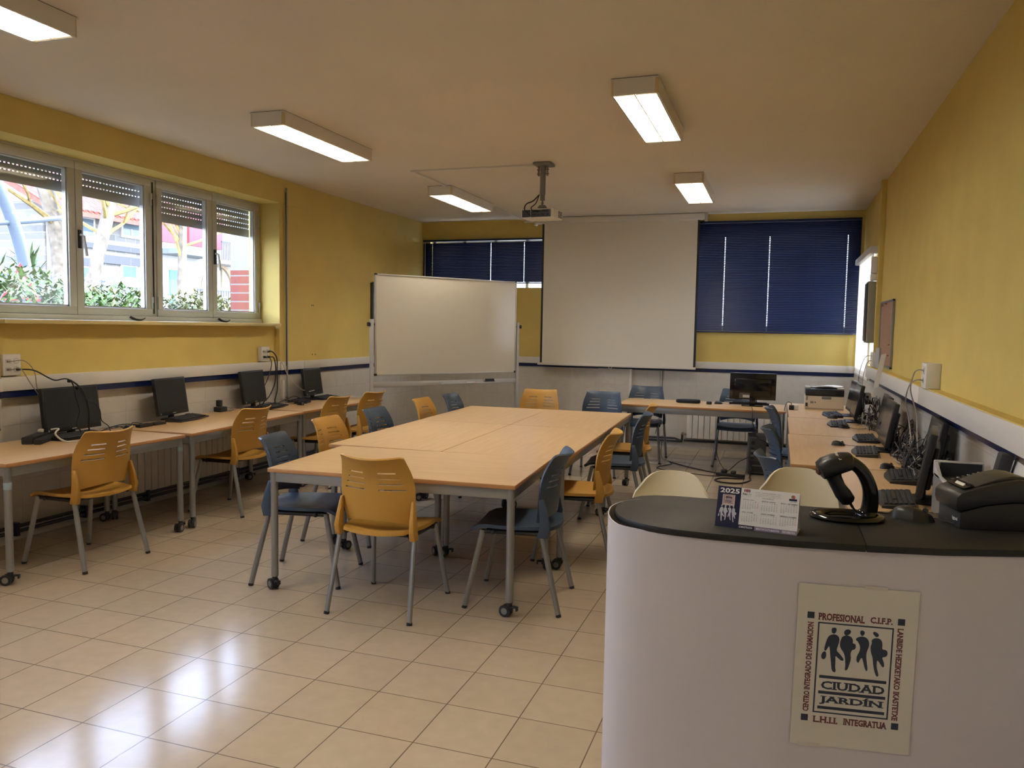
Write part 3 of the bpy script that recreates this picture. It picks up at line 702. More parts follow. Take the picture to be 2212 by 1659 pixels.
def cable(label, pts, r=.003, m=CABK, ends=None, name='cable', group=None, sm=6):
    mb = MB(); mb.tube(pts, r, m, 6, sm)
    if ends:
        for c, s in ends: mb.box([c[i]-s[i]/2 for i in range(3)], [c[i]+s[i]/2 for i in range(3)], m, min(s)*.25)
    return tag(mb.build(name, m, None, smooth=60), label, 'cable', group)
# --- window-wall desks (faces +x : local -y -> +x is rz = +90)
ML = 'monitors on the window-wall desks'
monitor('widest black monitor, on the nearest window-wall desk, cables hanging in front', -5.08, 4.56, TH, 93, .525, .335, .035, 6, 'square', group=ML)
monitor('square black monitor second along the window-wall desks, above a keyboard', -5.12, 5.65, TH, 98, .435, .33, .045, 8, group=ML)
monitor('square black monitor third along the window-wall desks, below the far socket box', -5.11, 6.80, TH, 97, .435, .335, .05, 8, group=ML)
monitor('farthest black monitor of the window-wall desks, beside the grey rod', -5.08, 7.84, TH, 97, .435, .31, .055, 8, group=ML)
KL = 'keyboards on the window-wall desks'
keyboard('keyboard at the foot of the widest left monitor, partly behind the yellow chair', -4.93, 4.47, TH, 95, .43, .15, KL)
keyboard('keyboard in front of the second left monitor, lying clear on the desk', -5.00, 5.70, TH, 101, .47, .165, KL)
keyboard('keyboard in front of the third left monitor, ending at a mouse', -4.96, 6.90, TH, 100, .46, .15, KL)
keyboard('keyboard under the farthest left monitor, near its stand', -5.02, 7.52, TH, 118, .36, .15, KL)
keyboard('keyboard right of the farthest left monitor, seen over a yellow chair', -5.02, 8.02, TH, 95, .42, .15, KL)
mouse('mouse beside the widest left monitor, next to the dark adapter cables', -4.93, 4.93, TH, 60, cord=[(-.03, .12, .004), (-.12, .2, .003), (-.18, .10, .003)])
mouse('mouse lying behind the keyboard of the second left monitor', -5.12, 5.83, TH, 20, cord=[(-.02, .09, .004), (-.03, .14, .003)])
mouse('mouse at the right end of the third left keyboard', -4.86, 7.24, TH, 70, cord=[(-.03, .10, .004), (-.10, .22, .003), (-.02, .32, .003)])
# slim black docking boxes left of the widest monitor
t = thing('power_brick', 'long black power strip and adapter lying at the left end of the window-wall desks', 'power strip', (-5.05, 4.22, TH), math.radians(120))
B('strip_body', BLK, t, ((-.20, -.045, 0), (.17, .03, .05)), bev=.008); B('adapter', BLKM, t, ((-.215, -.105, 0), (.10, -.052, .038)), bev=.008); B('adapter_plug', WHP, t, ((.06, -.02, .05), (.11, .02, .075)), bev=.008)
cable('white cable looping over the black power strip on the nearest left desk', [(-5.02, 4.31, TH+.07), (-4.98, 4.34, TH+.075), (-4.92, 4.26, TH+.05), (-4.80, 4.24, TH+.006), (-4.72, 4.33, TH+.005), (-4.75, 4.42, TH+.006), (-4.87, 4.43, TH+.006)], .007, CABW)
cable('tangle of thin black leads lying between the first and second left monitors', [(-5.0, 4.70, TH+.004), (-4.98, 4.85, TH+.035), (-4.96, 4.98, TH+.004), (-5.0, 5.06, TH+.04), (-4.99, 5.2, TH+.005), (-5.05, 5.0, TH+.03), (-5.05, 4.8, TH+.004), (-5.02, 5.0, TH+.02), (-5.0, 5.25, TH+.004)], .0035)
mb = MB(); mb.box((-4.98, 5.06, TH), (-4.92, 5.20, TH+.028), None, .008); mb.box((-5.0, 5.22, TH), (-4.93, 5.36, TH+.022), None, .008); mb.tube([(-4.95, 5.18, TH+.014), (-4.95, 5.24, TH+.02), (-4.96, 5.30, TH+.012)], .007, None, 6, 4)
tag(mb.build('video_adapter', BLKM), 'black video adapter with thick plugs lying left of the second left keyboard', 'adapter')
mb = MB()
for k in range(5): mb.tube([(-5.17+.02*random.random()+.05*math.cos(a)*(1-.1*k), 6.42+.07*math.sin(a), TH+.008+.006*k) for a in [q*PI/4 for q in range(9)]], .0045, None, 5, 3)
tag(mb.build('coiled_cable', CABG), 'grey coiled cable lying left of the third left monitor stand', 'cable')
mb = MB(); mb.box((-5.21, 6.28, TH), (-5.12, 6.38, TH+.05), None, .01); mb.box((-5.22, 6.33, TH+.05), (-5.17, 6.37, TH+.11), None, .006)
tag(mb.build('power_adapter', BLKM), 'black power adapter against the wall behind the third left monitor', 'adapter')
cable('black leads strung along the desk between the third and fourth left monitors', [(-5.16, 6.85, TH+.004), (-5.13, 7.05, TH+.03), (-5.15, 7.2, TH+.004), (-5.12, 7.38, TH+.045), (-5.13, 7.52, TH+.06), (-5.11, 7.62, TH+.03)], .004)
mb = MB()
for k in range(9):
    pts = [(-5.12+.06*random.random(), 7.30+.05*k*random.random()+.05*j, TH+.004+.035*random.random()) for j in range(5)]
    mb.tube(pts, .003, None, 5, 4)
o = tag(mb.build('cable_tangle', CABK, smooth=60), 'small tangle of black leads left of the farthest left monitor', 'cable tangle'); o['kind'] = 'stuff'
# sockets on the left wall
def socket_box(label, x, y, z, axis, n, w=.14, h=.155, d=.05, group='white wall socket boxes'):
    """face towards +x (axis 1) or -x (axis -1)"""
    t = thing('socket_box', label, 'socket box', (x, y, z), 0, group); a = axis
    B('box_body', WHP, t, ((0, -w/2, 0), (a*d, w/2, h)), bev=.006)
    if a > 0:
        mb = MB()
        for zz in (.045, .11): mb.lathe([(.019, 0), (.019, .002)], (0, 0, 0), None, 16); 
        mb = MB()
        for zz in (.045, .105):
            mb.cyl((d, w*.22, zz), (d+.002, w*.22, zz), .022, None, LGREY, 16); mb.cyl((d+.0015, w*.22, zz), (d+.003, w*.22, zz), .017, None, WHP, 16)
            mb.box((d, -w*.38, zz-.012), (d+.002, -w*.08, zz+.014), LGREY); mb.box((d+.001, -w*.32, zz-.008), (d+.003, -w*.16, zz+.006), DGREY)
        mb.build('socket_faces', None, t, smooth=0)
    return t
socket_box('white socket box at the left picture edge, above the widest monitor\'s power strip', XL-.06, 4.20, 1.222, 1, 2)
socket_box('white socket box below the window sill at its far end, leads hanging', XL-.06, 7.16, 1.222, 1, 2, d=.05)
def plug(mb, p, d=.03): mb.cyl(p, (p[0]+d, p[1], p[2]), .012, .010, None, 10)
def wallcable(label, pts, r, m):
    mb = MB(); mb.cyl((pts[0][0], pts[0][1], pts[0][2]), (pts[0][0]+.03, pts[0][1], pts[0][2]), .013 if m is CABK else .007, .009 if m is CABK else .006, None, 10)
    mb.tube([(pts[0][0]+.028, pts[0][1], pts[0][2])]+pts[1:], r, None, 6, 7)
    return tag(mb.build('cable', m, smooth=60), label, 'cable')
xs_ = XL-.008
wallcable('black power lead from the near left socket, drooping over the widest monitor', [(xs_, 4.235, 1.267), (-5.12, 4.27, 1.26), (-5.08, 4.36, 1.20), (-5.04, 4.380, 1.185), (-5.02, 4.460, 1.19), (-4.98, 4.540, 1.12), (-4.965, 4.580, 1.02), (-4.965, 4.600, .90), (-4.97, 4.600, .80), (-4.99, 4.660, TH+.006)], .0055, CABK)
wallcable('black lead hanging in front of the widest monitor, left of the power lead', [(-5.02, 4.470, 1.175), (-4.98, 4.480, 1.13), (-4.96, 4.480, 1.05), (-4.95, 4.500, .95), (-4.96, 4.480, .85), (-4.94, 4.500, .79), (-4.92, 4.440, TH+.006)], .005, CABK)
wallcable('thin black lead looping across the lower right of the widest monitor', [(-5.00, 4.520, 1.12), (-4.955, 4.580, 1.02), (-4.94, 4.640, .99), (-4.935, 4.670, .94), (-4.94, 4.690, .86), (-4.95, 4.760, .81), (-4.97, 4.800, TH+.006)], .0035, CABK)
wallcable('upper grey network lead from the near left socket', [(xs_, 4.165, 1.327), (-5.15, 4.22, 1.33), (-5.13, 4.28, 1.25), (-5.14, 4.31, 1.12), (-5.12, 4.36, 1.05), (-5.12, 4.33, .95), (-5.12, 4.35, .86), (-5.12, 4.40, TH+.01)], .0035, CABG)
wallcable('lower grey network lead from the near left socket', [(xs_, 4.165, 1.267), (-5.16, 4.20, 1.27), (-5.15, 4.26, 1.17), (-5.14, 4.33, 1.06), (-5.13, 4.38, .95), (-5.13, 4.42, .90), (-5.10, 4.36, .82), (-5.06, 4.34, TH+.03)], .0035, CABG)
wallcable('white network lead swinging from the far socket box to the farthest left monitor', [(xs_, 7.13, 1.327), (-5.13, 7.12, 1.34), (-5.10, 7.22, 1.24), (-5.09, 7.35, 1.06), (-5.07, 7.52, .92), (-5.06, 7.68, .865), (-5.05, 7.80, .87)], .004, CABW)
wallcable('dark blue network lead hanging from the far socket box behind the third monitor', [(xs_, 7.13, 1.267), (-5.15, 7.10, 1.265), (-5.14, 7.12, 1.20), (-5.15, 7.10, 1.10), (-5.16, 7.05, 1.0), (-5.17, 6.98, .9), (-5.17, 6.95, TH+.005)], .0045, CABK)
wallcable('thick black power lead hanging straight from the far socket box', [(xs_, 7.195, 1.327), (-5.15, 7.16, 1.32), (-5.13, 7.20, 1.25), (-5.14, 7.215, 1.10), (-5.14, 7.22, .92), (-5.15, 7.19, .80), (-5.14, 7.20, TH+.005)], .006, CABK)
wallcable('black power lead bowing down from the lower far socket', [(xs_, 7.195, 1.267), (-5.15, 7.17, 1.26), (-5.14, 7.19, 1.16), (-5.14, 7.18, 1.0), (-5.15, 7.10, .86), (-5.16, 7.02, .80), (-5.16, 6.98, TH+.005)], .006, CABK)
# grey strap rods beside the window
for yy, lab, z0, z1 in ((7.495, 'tall grey rod with a black strap on the wall right of the window', .81, 3.12), (4.05, 'grey rod at the left picture edge beside the socket box', .86, 3.12)):
    t = thing('shutter_rod', lab, 'rod', (XL+.03, yy, z0), 0, 'shutter strap rods on the window wall')
    mb = MB(); mb.cyl((0, 0, 0), (0, 0, z1-z0), .010, None, None, 10); mb.build('rod', STEEL, t)
    mb = MB(); mb.box((-.004, -.016, .35), (.002, -.010, z1-z0-.05)); mb.build('strap', BLKM, t, smooth=0)
    mb = MB(); mb.tube([(0, 0, .0), (.01, 0, -.015), (.02, -.02, -.012), (.015, -.045, .0)], .007, None, 6, 4); mb.build('crank_hook', DGREY, t)
    B('winder_case', WHP, t, ((-.03, -.075, -.02), (-.005, -.035, .19)), bev=.006)
# ------------------------------------------------------------------ radiators and pipes
def radiator(label, loc, rz, n, h=.40, p=.078):
    t = thing('radiator', label, 'radiator', loc, rz, 'white column radiators'); L = n*p
    for k in range(n):
        x = -L/2+p*k; mb = MB()
        mb.box((x+.003, -.045, 0), (x+p-.003, -.025, h-.03), None, .006); mb.box((x+.012, -.03, .02), (x+p-.012, .045, h-.01), None, .008)
        mb.box((x+.006, -.035, h-.055), (x+p-.006, .045, h-.038), None, .004); mb.box((x+.006, -.03, h-.018), (x+p-.006, .045, h), None, .006)
        mb.build('radiator_section', WHP, t)
    mb = MB(); mb.cyl((-L/2-.055, 0, .05), (-L/2+.01, 0, .05), .012); mb.cyl((-L/2-.05, 0, .03), (-L/2-.05, 0, .075), .014); mb.cyl((-L/2-.05, 0, .05), (-L/2-.075, 0, .05), .018, .014); mb.build('valve', mat('brass_valve', (.28, .22, .15), .4, metal=.6), t)
    return t
radiator('white radiator under the window, behind the window-wall desks', (-5.235, 6.0, .13), PI/2, 24)
radiator('white radiator on the back wall behind the back desk chairs', (-.42, YB-.06, .15), 0, 19)
mb = MB()
for z in (.128, .09): mb.tube([(-5.19, 2.9, z), (-5.19, 8.4, z), (-5.19, 10.97, z), (-5.15, YB-.04, z), (-1.32, YB-.04, z), (-1.235, YB-.04, z if z < .1 else .10)], .0145, None, 8)
mb.tube([(-1.24, YB-.04, .09), (-1.225, YB-.05, .10), (-1.22, YB-.06, .195)], .0145, None, 8, 4)
for y in (4.15, 4.75, 5.4, 6.6, 7.6): mb.box((-5.23, y-.015, .06), (-5.17, y+.015, .155))
mb.tube([(-1.2, YB-.035, .105), (.9, YB-.035, .105)], .0145, None, 8)
tag(mb.build('heating_pipe', PIPE), 'pair of dark blue heating pipes running low along the window and back walls', 'pipe')
# ------------------------------------------------------------------ back desk things
monitor('wide glossy black monitor on the back desk, its rear towards the camera', -.27, 9.62, TH, 182, .52, .315, .075, 4, 'square', True, BLKG, False)
keyboard('keyboard on the back desk, just behind the stand of the rear-facing monitor', -.31, 9.80, TH, 180, .46, .13)
mouse('mouse on the back desk left of the rear-facing monitor', -.655, 9.66, TH, -80, cord=[(.02, .1, .004), (-.08, .22, .003)])
mb = MB(); mb.box((-.79, 9.55, TH), (-.73, 9.62, TH+.035), None, .006); tag(mb.build('small_box', BLK), 'small black cube beside the mouse on the back desk', 'box')
t = thing('pen_case', 'flat dark zip pouch lying on the back desk', 'pouch', (-.99, 9.62, TH), math.radians(3))
mb = MB(); mb.prism([(-.17, -.01), (-.13, -.04), (.09, -.045), (.125, -.02), (.12, .05), (.06, .075), (-.05, .07)], 0, .045); mb.build('pouch_body', mat('dark_cloth', (.010, .013, .024), .8), t, bevel=.014)
mb = MB(); mb.tube([(-.16, -.018, .03), (-.05, -.047, .032), (.09, -.05, .032)], .003, None, 5); mb.build('zip', BLK, t)
t = thing('printer', 'beige and black laser printer in the far corner with papers on top', 'printer', (.515, 9.70, TH))
mb = MB(); mb.box((-.205, -.17, 0), (.205, .19, .155), None, .006); mb.box((-.205, -.172, .012), (.205, -.16, .014), GREY); pb = mb.build('printer_body', BEIGE, t)
mb = MB(); mb.box((-.205, -.175, .157), (.205, .19, .235), BLK, .008); mb.box((-.10, -.177, .175), (.12, -.172, .215), BLKM); mb.build('top_unit', None, t)
mb = MB(); mb.box((-.205, -.15, .235), (-.15, .18, .25), None, .005); mb.box((.13, -.15, .235), (.205, .18, .25), None, .005); mb.box((-.15, .05, .235), (.13, .18, .246), None, .005); mb.build('output_tray', mat('printer_taupe', (.33, .28, .20), .5), t)
mb = MB(); mb.box((-.165, -.174, .02), (.19, -.168, .147), BEIGE); mb.box((-.03, -.178, .122), (.07, -.172, .150), GREY, .004); mb.box((-.15, -.1755, .07), (-.115, -.173, .095), GREY); mb.box((-.105, -.1755, .078), (-.09, -.173, .09), DGREY); mb.build('front_flap', None, t)
mb = MB(); mb.box((-.197, -.174, .105), (-.178, -.17, .15), GREY); mb.box((-.20, -.174, .035), (-.178, -.17, .075), BLK); mb.build('side_buttons', None, t, smooth=0)
mb = MB()
for k in range(3): mb.grid(lambda i, j: (-.14+.02*k+.24*i/4+.02*j, -.13+.06*j, .252+.003*k+.012*math.sin(PI*i/4)), 4, 4)
tag(mb.build('paper_sheets', mat('paper_white', (.70, .69, .66), .6), solid=.0008), 'loose printed sheets lying on top of the laser printer', 'papers').location = (.515, 9.70, TH)
t = thing('power_adapter', 'black plug and white adapter block on the desk left of the laser printer', 'adapter', (.19, 9.36, TH))
B('plug_body', BLK, t, ((-.055, -.03, 0), (-.002, .03, .055)), bev=.006); B('adapter_block', WHP, t, ((-.002, -.02, 0), (.045, .03, .06)), bev=.008)
mb = MB(); mb.tube([(-.03, 0, .05), (-.035, -.01, .08), (-.075, -.03, .085), (-.10, -.12, .03), (-.105, -.22, -.05), (-.10, -.25, -.2)], .004, None, 6, 6); mb.build('lead', CABK, t)
# computer tower and floor leads
t = thing('computer_tower', 'black computer tower on the floor, its rear ports facing the camera', 'computer', (-.20, 9.50, 0), math.radians(4))
mb = MB(); mb.box((-.095, -.21, .012), (.095, .21, .43), None, .006); mb.box((-.08, -.18, 0), (-.04, .18, .012)); mb.box((.04, -.18, 0), (.08, .18, .012)); cb_ = mb.build('case', mat('case_grey', (.10, .10, .10), .45), t)
mb = MB(); mb.box((-.085, -.2125, .02), (.085, -.208, .42), mat('rear_metal', (.065, .062, .06), .5)); mb.box((-.06, -.2145, .33), (.075, -.211, .41), DGREY); mb.cyl((.03, -.216, .24), (.03, -.212, .24), .035, None, BLKM, 18); mb.cyl((.03, -.218, .24), (.03, -.214, .24), .012, None, GREY, 12); mb.box((-.065, -.215, .345), (-.03, -.211, .385), BLKM)
for k in range(5): mb.box((-.07, -.2145, .18+.028*k), (-.035, -.211, .20+.028*k), GREY if k % 2 else BLKM)
for k in range(6): mb.box((-.06, -.2145, .04+.02*k), (.07, -.211, .05+.02*k), GREY if k == 3 else BLKM)
mb.build('rear_panel', None, t, smooth=0)
mb = MB(); mb.box((.0945, -.19, .03), (.097, .19, .415)); mb.build('side_panel', mat('case_side', (.40, .40, .41), .4), t, smooth=0)
cable('black lead snaking on the floor from the back wall to the tower, upper strand', [(-1.40, 10.3, .25), (-1.36, 10.0, .02), (-1.22, 9.75, .006), (-.95, 9.45, .006), (-.62, 9.20, .006), (-.50, 9.22, .03), (-.38, 9.27, .14), (-.27, 9.28, .20)], .005)
cable('black lead curling on the floor below the back desk, lower strand', [(-1.22, 9.72, .006), (-1.18, 9.58, .006), (-1.28, 9.38, .006), (-1.30, 9.22, .006), (-1.10, 9.08, .006), (-.85, 9.02, .006), (-.66, 8.98, .006), (-.5, 9.05, .006)], .005)
cable('thick black cable looped on the floor in front of the tower', [(-.26, 9.28, .16), (-.24, 9.2, .08), (-.25, 9.05, .012), (-.24, 8.86, .008), (-.33, 8.66, .008), (-.49, 8.62, .008), (-.60, 8.72, .008), (-.55, 8.86, .008), (-.38, 8.92, .008), (-.30, 8.95, .008)], .0085)
cable('thin lead dropping from the back desk to the tower cables', [(-.62, 9.14, TH-.02), (-.63, 9.10, .5), (-.63, 9.12, .3), (-.58, 9.18, .12), (-.50, 9.17, .02), (-.47, 9.14, .006)], .0035)
cable('black monitor lead running from the back desk edge down to the tower', [(-.27, 9.5, TH+.006), (-.25, 9.09, TH+.002), (-.24, 9.06, .62), (-.18, 9.10, .45), (-.08, 9.2, .38), (-.02, 9.3, .22), (0, 9.4, .1), (.03, 9.42, .006)], .0045)
cable('white lead lying on the floor behind the yellow chair near the back desk', [(-1.66, 10.2, .3), (-1.62, 9.9, .02), (-1.55, 9.62, .006), (-1.36, 9.5, .006), (-1.30, 9.7, .006), (-1.6, 9.78, .006), (-1.2, 9.80, .006), (-.95, 9.75, .006)], .004, CABW)
t = thing('power_strip', 'black power strip on the floor in front of the tower', 'power strip', (-.47, 9.06, 0), math.radians(-14))
B('strip_body', BLK, t, ((-.15, -.035, 0), (.17, .035, .035)), bev=.008); B('plug_body', BLKM, t, ((-.09, -.03, .035), (-.03, .03, .075)), ((.02, -.03, .035), (.07, .03, .07)), bev=.01)
cable('black cable hanging down the back wall below the screen, right one', [(-1.52, YB-.015, 1.06), (-1.525, YB-.015, .7), (-1.55, YB-.02, .4), (-1.6, YB-.02, .17)], .004)
cable('thin grey cable hanging down the back wall below the screen, left one', [(-1.56, YB-.015, 1.06), (-1.56, YB-.015, .7), (-1.565, YB-.02, .3)], .003, CABG)
# ------------------------------------------------------------------ right-wall desks: monitors turned towards -x  (rz = -90)
MR = 'monitors on the right-wall desks'
SCRG = mat('screen_glossy', (.020, .020, .019), .16, spec=.7)
SIL = mat('monitor_silver', (.16, .155, .145), .35)
def rmon(label, x, y, rz, w, h, col=BLK, **k): return monitor(label, x, y, TH, rz, w, h, .055, 10, 'square', False, col, False, MR, scr=SCRG, **k)
rmon('farthest right-wall monitor, half hidden behind another, near the laser printer', .73, 8.98, -88, .46, .32)
rmon('right-wall monitor with grey screen beside two keyboards, second from the printer', .72, 8.38, -90, .50, .325)
rmon('right-wall monitor standing just behind the middle one, only its edge showing', .80, 6.98, -92, .48, .325)
rmon('middle right-wall monitor with silver lower edge, left of the two hanging leads', .765, 6.42, -91, .50, .325)
rmon('right-wall monitor behind the edge-on one, its grey screen facing the chairs', .865, 5.20, -92, .46, .325)
rmon('edge-on black monitor just above the receipt printer on the counter', .728, 4.57, -100, .46, .33)
KR = 'keyboards on the right-wall desks'
keyboard('farthest right-wall keyboard, near the laser printer', .56, 8.92, TH, -86, .46, .16, KR); keyboard('right-wall keyboard in front of the second monitor from the printer', .56, 8.03, TH, -92, .46, .16, KR)
keyboard('right-wall keyboard just behind the lone mouse, partly hidden by the middle monitor', .70, 7.02, TH, -92, .44, .16, KR); keyboard('right-wall keyboard in front of the middle monitor', .63, 6.24, TH, -94, .46, .16, KR)
keyboard('wide right-wall keyboard left of the edge-on monitor', .74, 5.24, TH, -95, .46, .17, KR); keyboard('nearest right-wall keyboard, just above the barcode scanner stand', .61, 4.50, TH, -94, .44, .17, KR)
mouse('mouse lying on the farthest right-wall keyboard edge', .55, 8.63, TH, 70); mouse('mouse in front of the second right-wall keyboard from the printer', .60, 7.79, TH, -80, cord=[(.05, .1, .004), (.0, .2, .003), (.03, .15, .003)])
mouse('lone mouse on the middle right-wall desk', .47, 6.57, TH, -88, cord=[(.0, .08, .004), (-.01, .18, .003)]); mouse('mouse standing behind the wide keyboard left of the edge-on monitor', .70, 5.58, TH, -60, cord=[(.01, .1, .004), (.05, .2, .003), (.12, .16, .003)])
rr = random.Random(3)
def tangle(label, x0, x1, y0, y1, n, zz=.16, m=CABK):
    mb = MB()
    for k in range(n):
        cx, cy = rr.uniform(x0, x1), rr.uniform(y0, y1); pts = []
        for j in range(7): pts.append((min(.965, max(x0, cx+rr.uniform(-.09, .09))), cy+rr.uniform(-.22, .22), TH+.006+zz*rr.random()**2.2))
        mb.tube(pts, rr.choice((.0025, .0035, .005)), rr.choice((m, m, m, m, m, m, CABG)), 5, 5)
    o = tag(mb.build('cable_tangle', CABK, smooth=60), label, 'cable tangle'); o['kind'] = 'stuff'
tangle('dense tangle of black leads behind the far right-wall monitors', .78, .95, 7.6, 8.9, 34, .26)
tangle('dense tangle of black leads behind the middle right-wall monitors', .80, .95, 5.9, 6.9, 30, .22)
tangle('tangle of black leads between the middle and the edge-on right-wall monitors', .80, .95, 5.2, 5.9, 22, .2)
tangle('tangle of black leads behind the receipt printer beside the edge-on monitor', .86, .96, 4.6, 5.1, 9, .2)
for i, (y, lab) in enumerate(((8.15, 'white plug block among the leads behind the far right-wall monitors, lower one'), (8.35, 'white plug block among the leads behind the far right-wall monitors, upper one'))):
    mb = MB(); mb.box((.80, y-.05, TH+.12+.1*i), (.87, y+.05, TH+.20+.1*i), None, .015); mb.cyl((.835, y-.06, TH+.16+.1*i), (.835, y-.045, TH+.16+.1*i), .012, None, BLK); mb.tube([(.84, y, TH+.12+.1*i), (.86, y, TH+.05), (.88, y-.1, TH+.01)], .008, CABG, 6, 4); tag(mb.build('plug_block', WHP), lab, 'plug', None)
mb = MB(); mb.box((.80, 5.55, TH), (.88, 5.68, TH+.07), None, .008); mb.tube([(.84, 5.66, TH+.06), (.86, 5.78, TH+.12), (.9, 5.9, TH+.06)], .005, CABK, 6, 4); tag(mb.build('power_adapter', BLKM), 'black adapter block among the leads behind the wide right-wall keyboard', 'adapter')
# sockets and leads on the right wall
SBOX = socket_box('tall white socket box on the right wall ledge with two grey leads plugged in', XR, 5.685, 1.284, -1, 2, .165, .165, .088)
for z in (1.335, 1.400):
    mb = MB(); mb.box((XR-.091, 5.635, z-.026), (XR-.087, 5.735, z+.026), WHP, .0015); mb.cyl((XR-.0905, 5.665, z), (XR-.093, 5.665, z), .018, None, LGREY, 14); mb.cyl((XR-.0925, 5.665, z), (XR-.0935, 5.665, z), .010, None, DGREY, 12)
    o = mb.build('socket_plate', None, SBOX); o.location = -Vector(SBOX.location)
def rlead(label, pts, r, m=CABG): mb = MB(); mb.tube(pts, r, None, 6, 7); return tag(mb.build('cable', m, smooth=60), label, 'cable')
rlead('grey lead arching from the upper right-wall socket down behind the monitors', [(.895, 5.665, 1.400), (.865, 5.665, 1.402), (.845, 5.70, 1.375), (.845, 5.80, 1.26), (.895, 5.85, 1.1), (.90, 5.80, .95), (.90, 5.70, TH+.02)], .0045)
rlead('grey lead arching from the lower right-wall socket down behind the monitors', [(.895, 5.665, 1.335), (.86, 5.665, 1.337), (.83, 5.74, 1.30), (.84, 5.95, 1.18), (.875, 6.02, 1.05), (.885, 5.90, .88), (.89, 5.78, TH+.02)], .0045)
socket_box('small white socket box on the right wall beside the cork board', XR, 8.98, 1.284, -1, 2, .22, .155, .065)
rlead('grey lead looping from the small socket box down the roller blind, outer one', [(.935, 8.90, 1.40), (.86, 8.95, 1.38), (.82, 9.05, 1.2), (.82, 9.1, .95), (.85, 9.0, TH+.02)], .0035)
rlead('grey lead looping from the small socket box down the roller blind, inner one', [(.935, 8.90, 1.35), (.88, 8.92, 1.33), (.85, 8.98, 1.15), (.86, 9.0, .95), (.88, 8.85, TH+.02)], .0035)
# cork board, papers, wall cabinet, small boxes
t = thing('cork_board', 'brown cork board in a grey frame on the right wall', 'cork board', (XR-.002, 8.34, 1.31))
B('cork_sheet', CORK, t, ((-.012, -.44, .01), (-.002, .44, .63)), smooth=0)
B('board_frame', STEEL, t, ((-.022, -.455, 0), (0, -.435, .64)), ((-.022, .435, 0), (0, .455, .64)), ((-.022, -.455, 0), (0, .455, .018)), ((-.022, -.455, .622), (0, .455, .64)), bev=.002)
for y, z in ((.30, .60), (.02, .61), (-.28, .12), (-.05, .11), (-.30, .22)):
    mb = MB(); mb.cyl((-.012, y, z), (-.026, y, z), .004, .006, None, 8); mb.build('push_pin', RED, t)
mb = MB(); mb.grid(lambda i, j: (XR-.045-.055*(j/6)-.022*i, 7.95-.02*j/6+.004*i, 1.45-.31*j/6-.006*i), 2, 6); tag(mb.build('paper_strip', PAPER, solid=.001), 'long cream paper strip hanging from the cork board over the ledge', 'paper')
mb = MB(); mb.grid(lambda i, j: (XR-.02-.014*i, 8.62-.008*math.sin(i*1.4), 1.29+.20*j), 3, 1); tag(mb.build('plastic_sleeve', mat('clear_sleeve', (.5, .5, .5), .15), solid=.001), 'shiny clear sleeve pinned at the far side of the cork board', 'sleeve')
t = thing('wall_cabinet', 'olive grey metal box on the right wall between the roller blind and cork board', 'cabinet', (XR, 9.32, 1.53))
B('cabinet_body', GREEN, t, ((-.105, -.115, 0), (0, .13, .66)), bev=.005); B('door', DGREY, t, ((-.118, -.10, .02), (-.106, .12, .64)), bev=.003); mb = MB(); mb.tube([(-.03, -.12, .02), (-.02, -.13, .05), (-.03, -.12, .07)], .003, None, 5, 3); mb.build('hook', BLK, t)
B('screen_bracket', WHP, thing('junction_box', 'pair of stacked white boxes on the right wall above the olive cabinet', 'junction box', (XR, 9.27, 2.20)), ((-.08, -.07, 0), (0, .07, .07)), ((-.075, -.075, .075), (0, .075, .25)), bev=.004)
# grey device, tilted display and black case on the nearest right desk
t = thing('document_scanner', 'grey office scanner with an open black tray, behind the receipt printer', 'scanner', (.86, 4.00, TH), 0)
mb = MB(); mb.box((-.115, -.30, 0), (.10, .30, .19), None, .012); mb.build('scanner_body', GREY, t)
mb = MB(); mb.box((-.115, .27, .19), (.10, .30, .262), None, .006); mb.box((-.115, -.28, .19), (-.10, .27, .205), None, .003); mb.add([(-.115, .12, .19), (-.10, .12, .19), (-.10, .28, .19), (-.115, .28, .19), (-.115, .28, .26), (-.10, .28, .26)], [(0, 1, 5, 4), (0, 4, 3), (1, 2, 5), (2, 3, 4, 5), (0, 3, 2, 1)]); mb.build('paper_guide', LGREY, t)
mb = MB(); mb.box((-.095, -.27, .189), (.09, .26, .193)); mb.box((-.09, .262, .195), (.09, .2705, .255)); mb.build('tray', BLKM, t)
mb = MB(); mb.box((-.10, -.02, .191), (-.085, .03, .197), None, .002); mb.build('catch', LGREY, t)
t = thing('display_panel', 'small tilted display with a white face and dark frame by the right wall', 'display', (.85, 3.50, TH), math.radians(-4))
mb = MB(); mb.M = Matrix.Rotation(.25, 4, 'Y'); mb.box((-.012, -.21, .14), (.012, .23, .40), None, .004); mb.build('display_frame', mat('frame_brown', (.10, .08, .06), .5), t)
mb = MB(); mb.M = Matrix.Rotation(.25, 4, 'Y'); mb.box((-.0145, -.19, .16), (-.011, .21, .375)); mb.build('display_face', WHP, t, smooth=0)
mb = MB(); mb.M = Matrix.Translation((-.035, .20, .0)) @ Matrix.Rotation(.2, 4, 'Y'); mb.box((-.025, -.04, .08), (.025, .04, .40), None, .01); mb.build('card_reader', BLKM, t)
mb = MB(); mb.box((-.05, -.1, 0), (.08, .1, .012), None, .004); mb.cyl((.03, 0, 0), (.065, 0, .2), .015); mb.build('stand', BLK, t)
t = thing('equipment_case', 'black case at the right picture edge behind the receipt printer', 'case', (.85, 3.12, TH))
B('case_body', BLKM, t, ((-.08, -.14, 0), (.08, .13, .33)), bev=.02); B('lid', BLK, t, ((-.085, -.145, .33), (.085, .135, .36)), bev=.01)
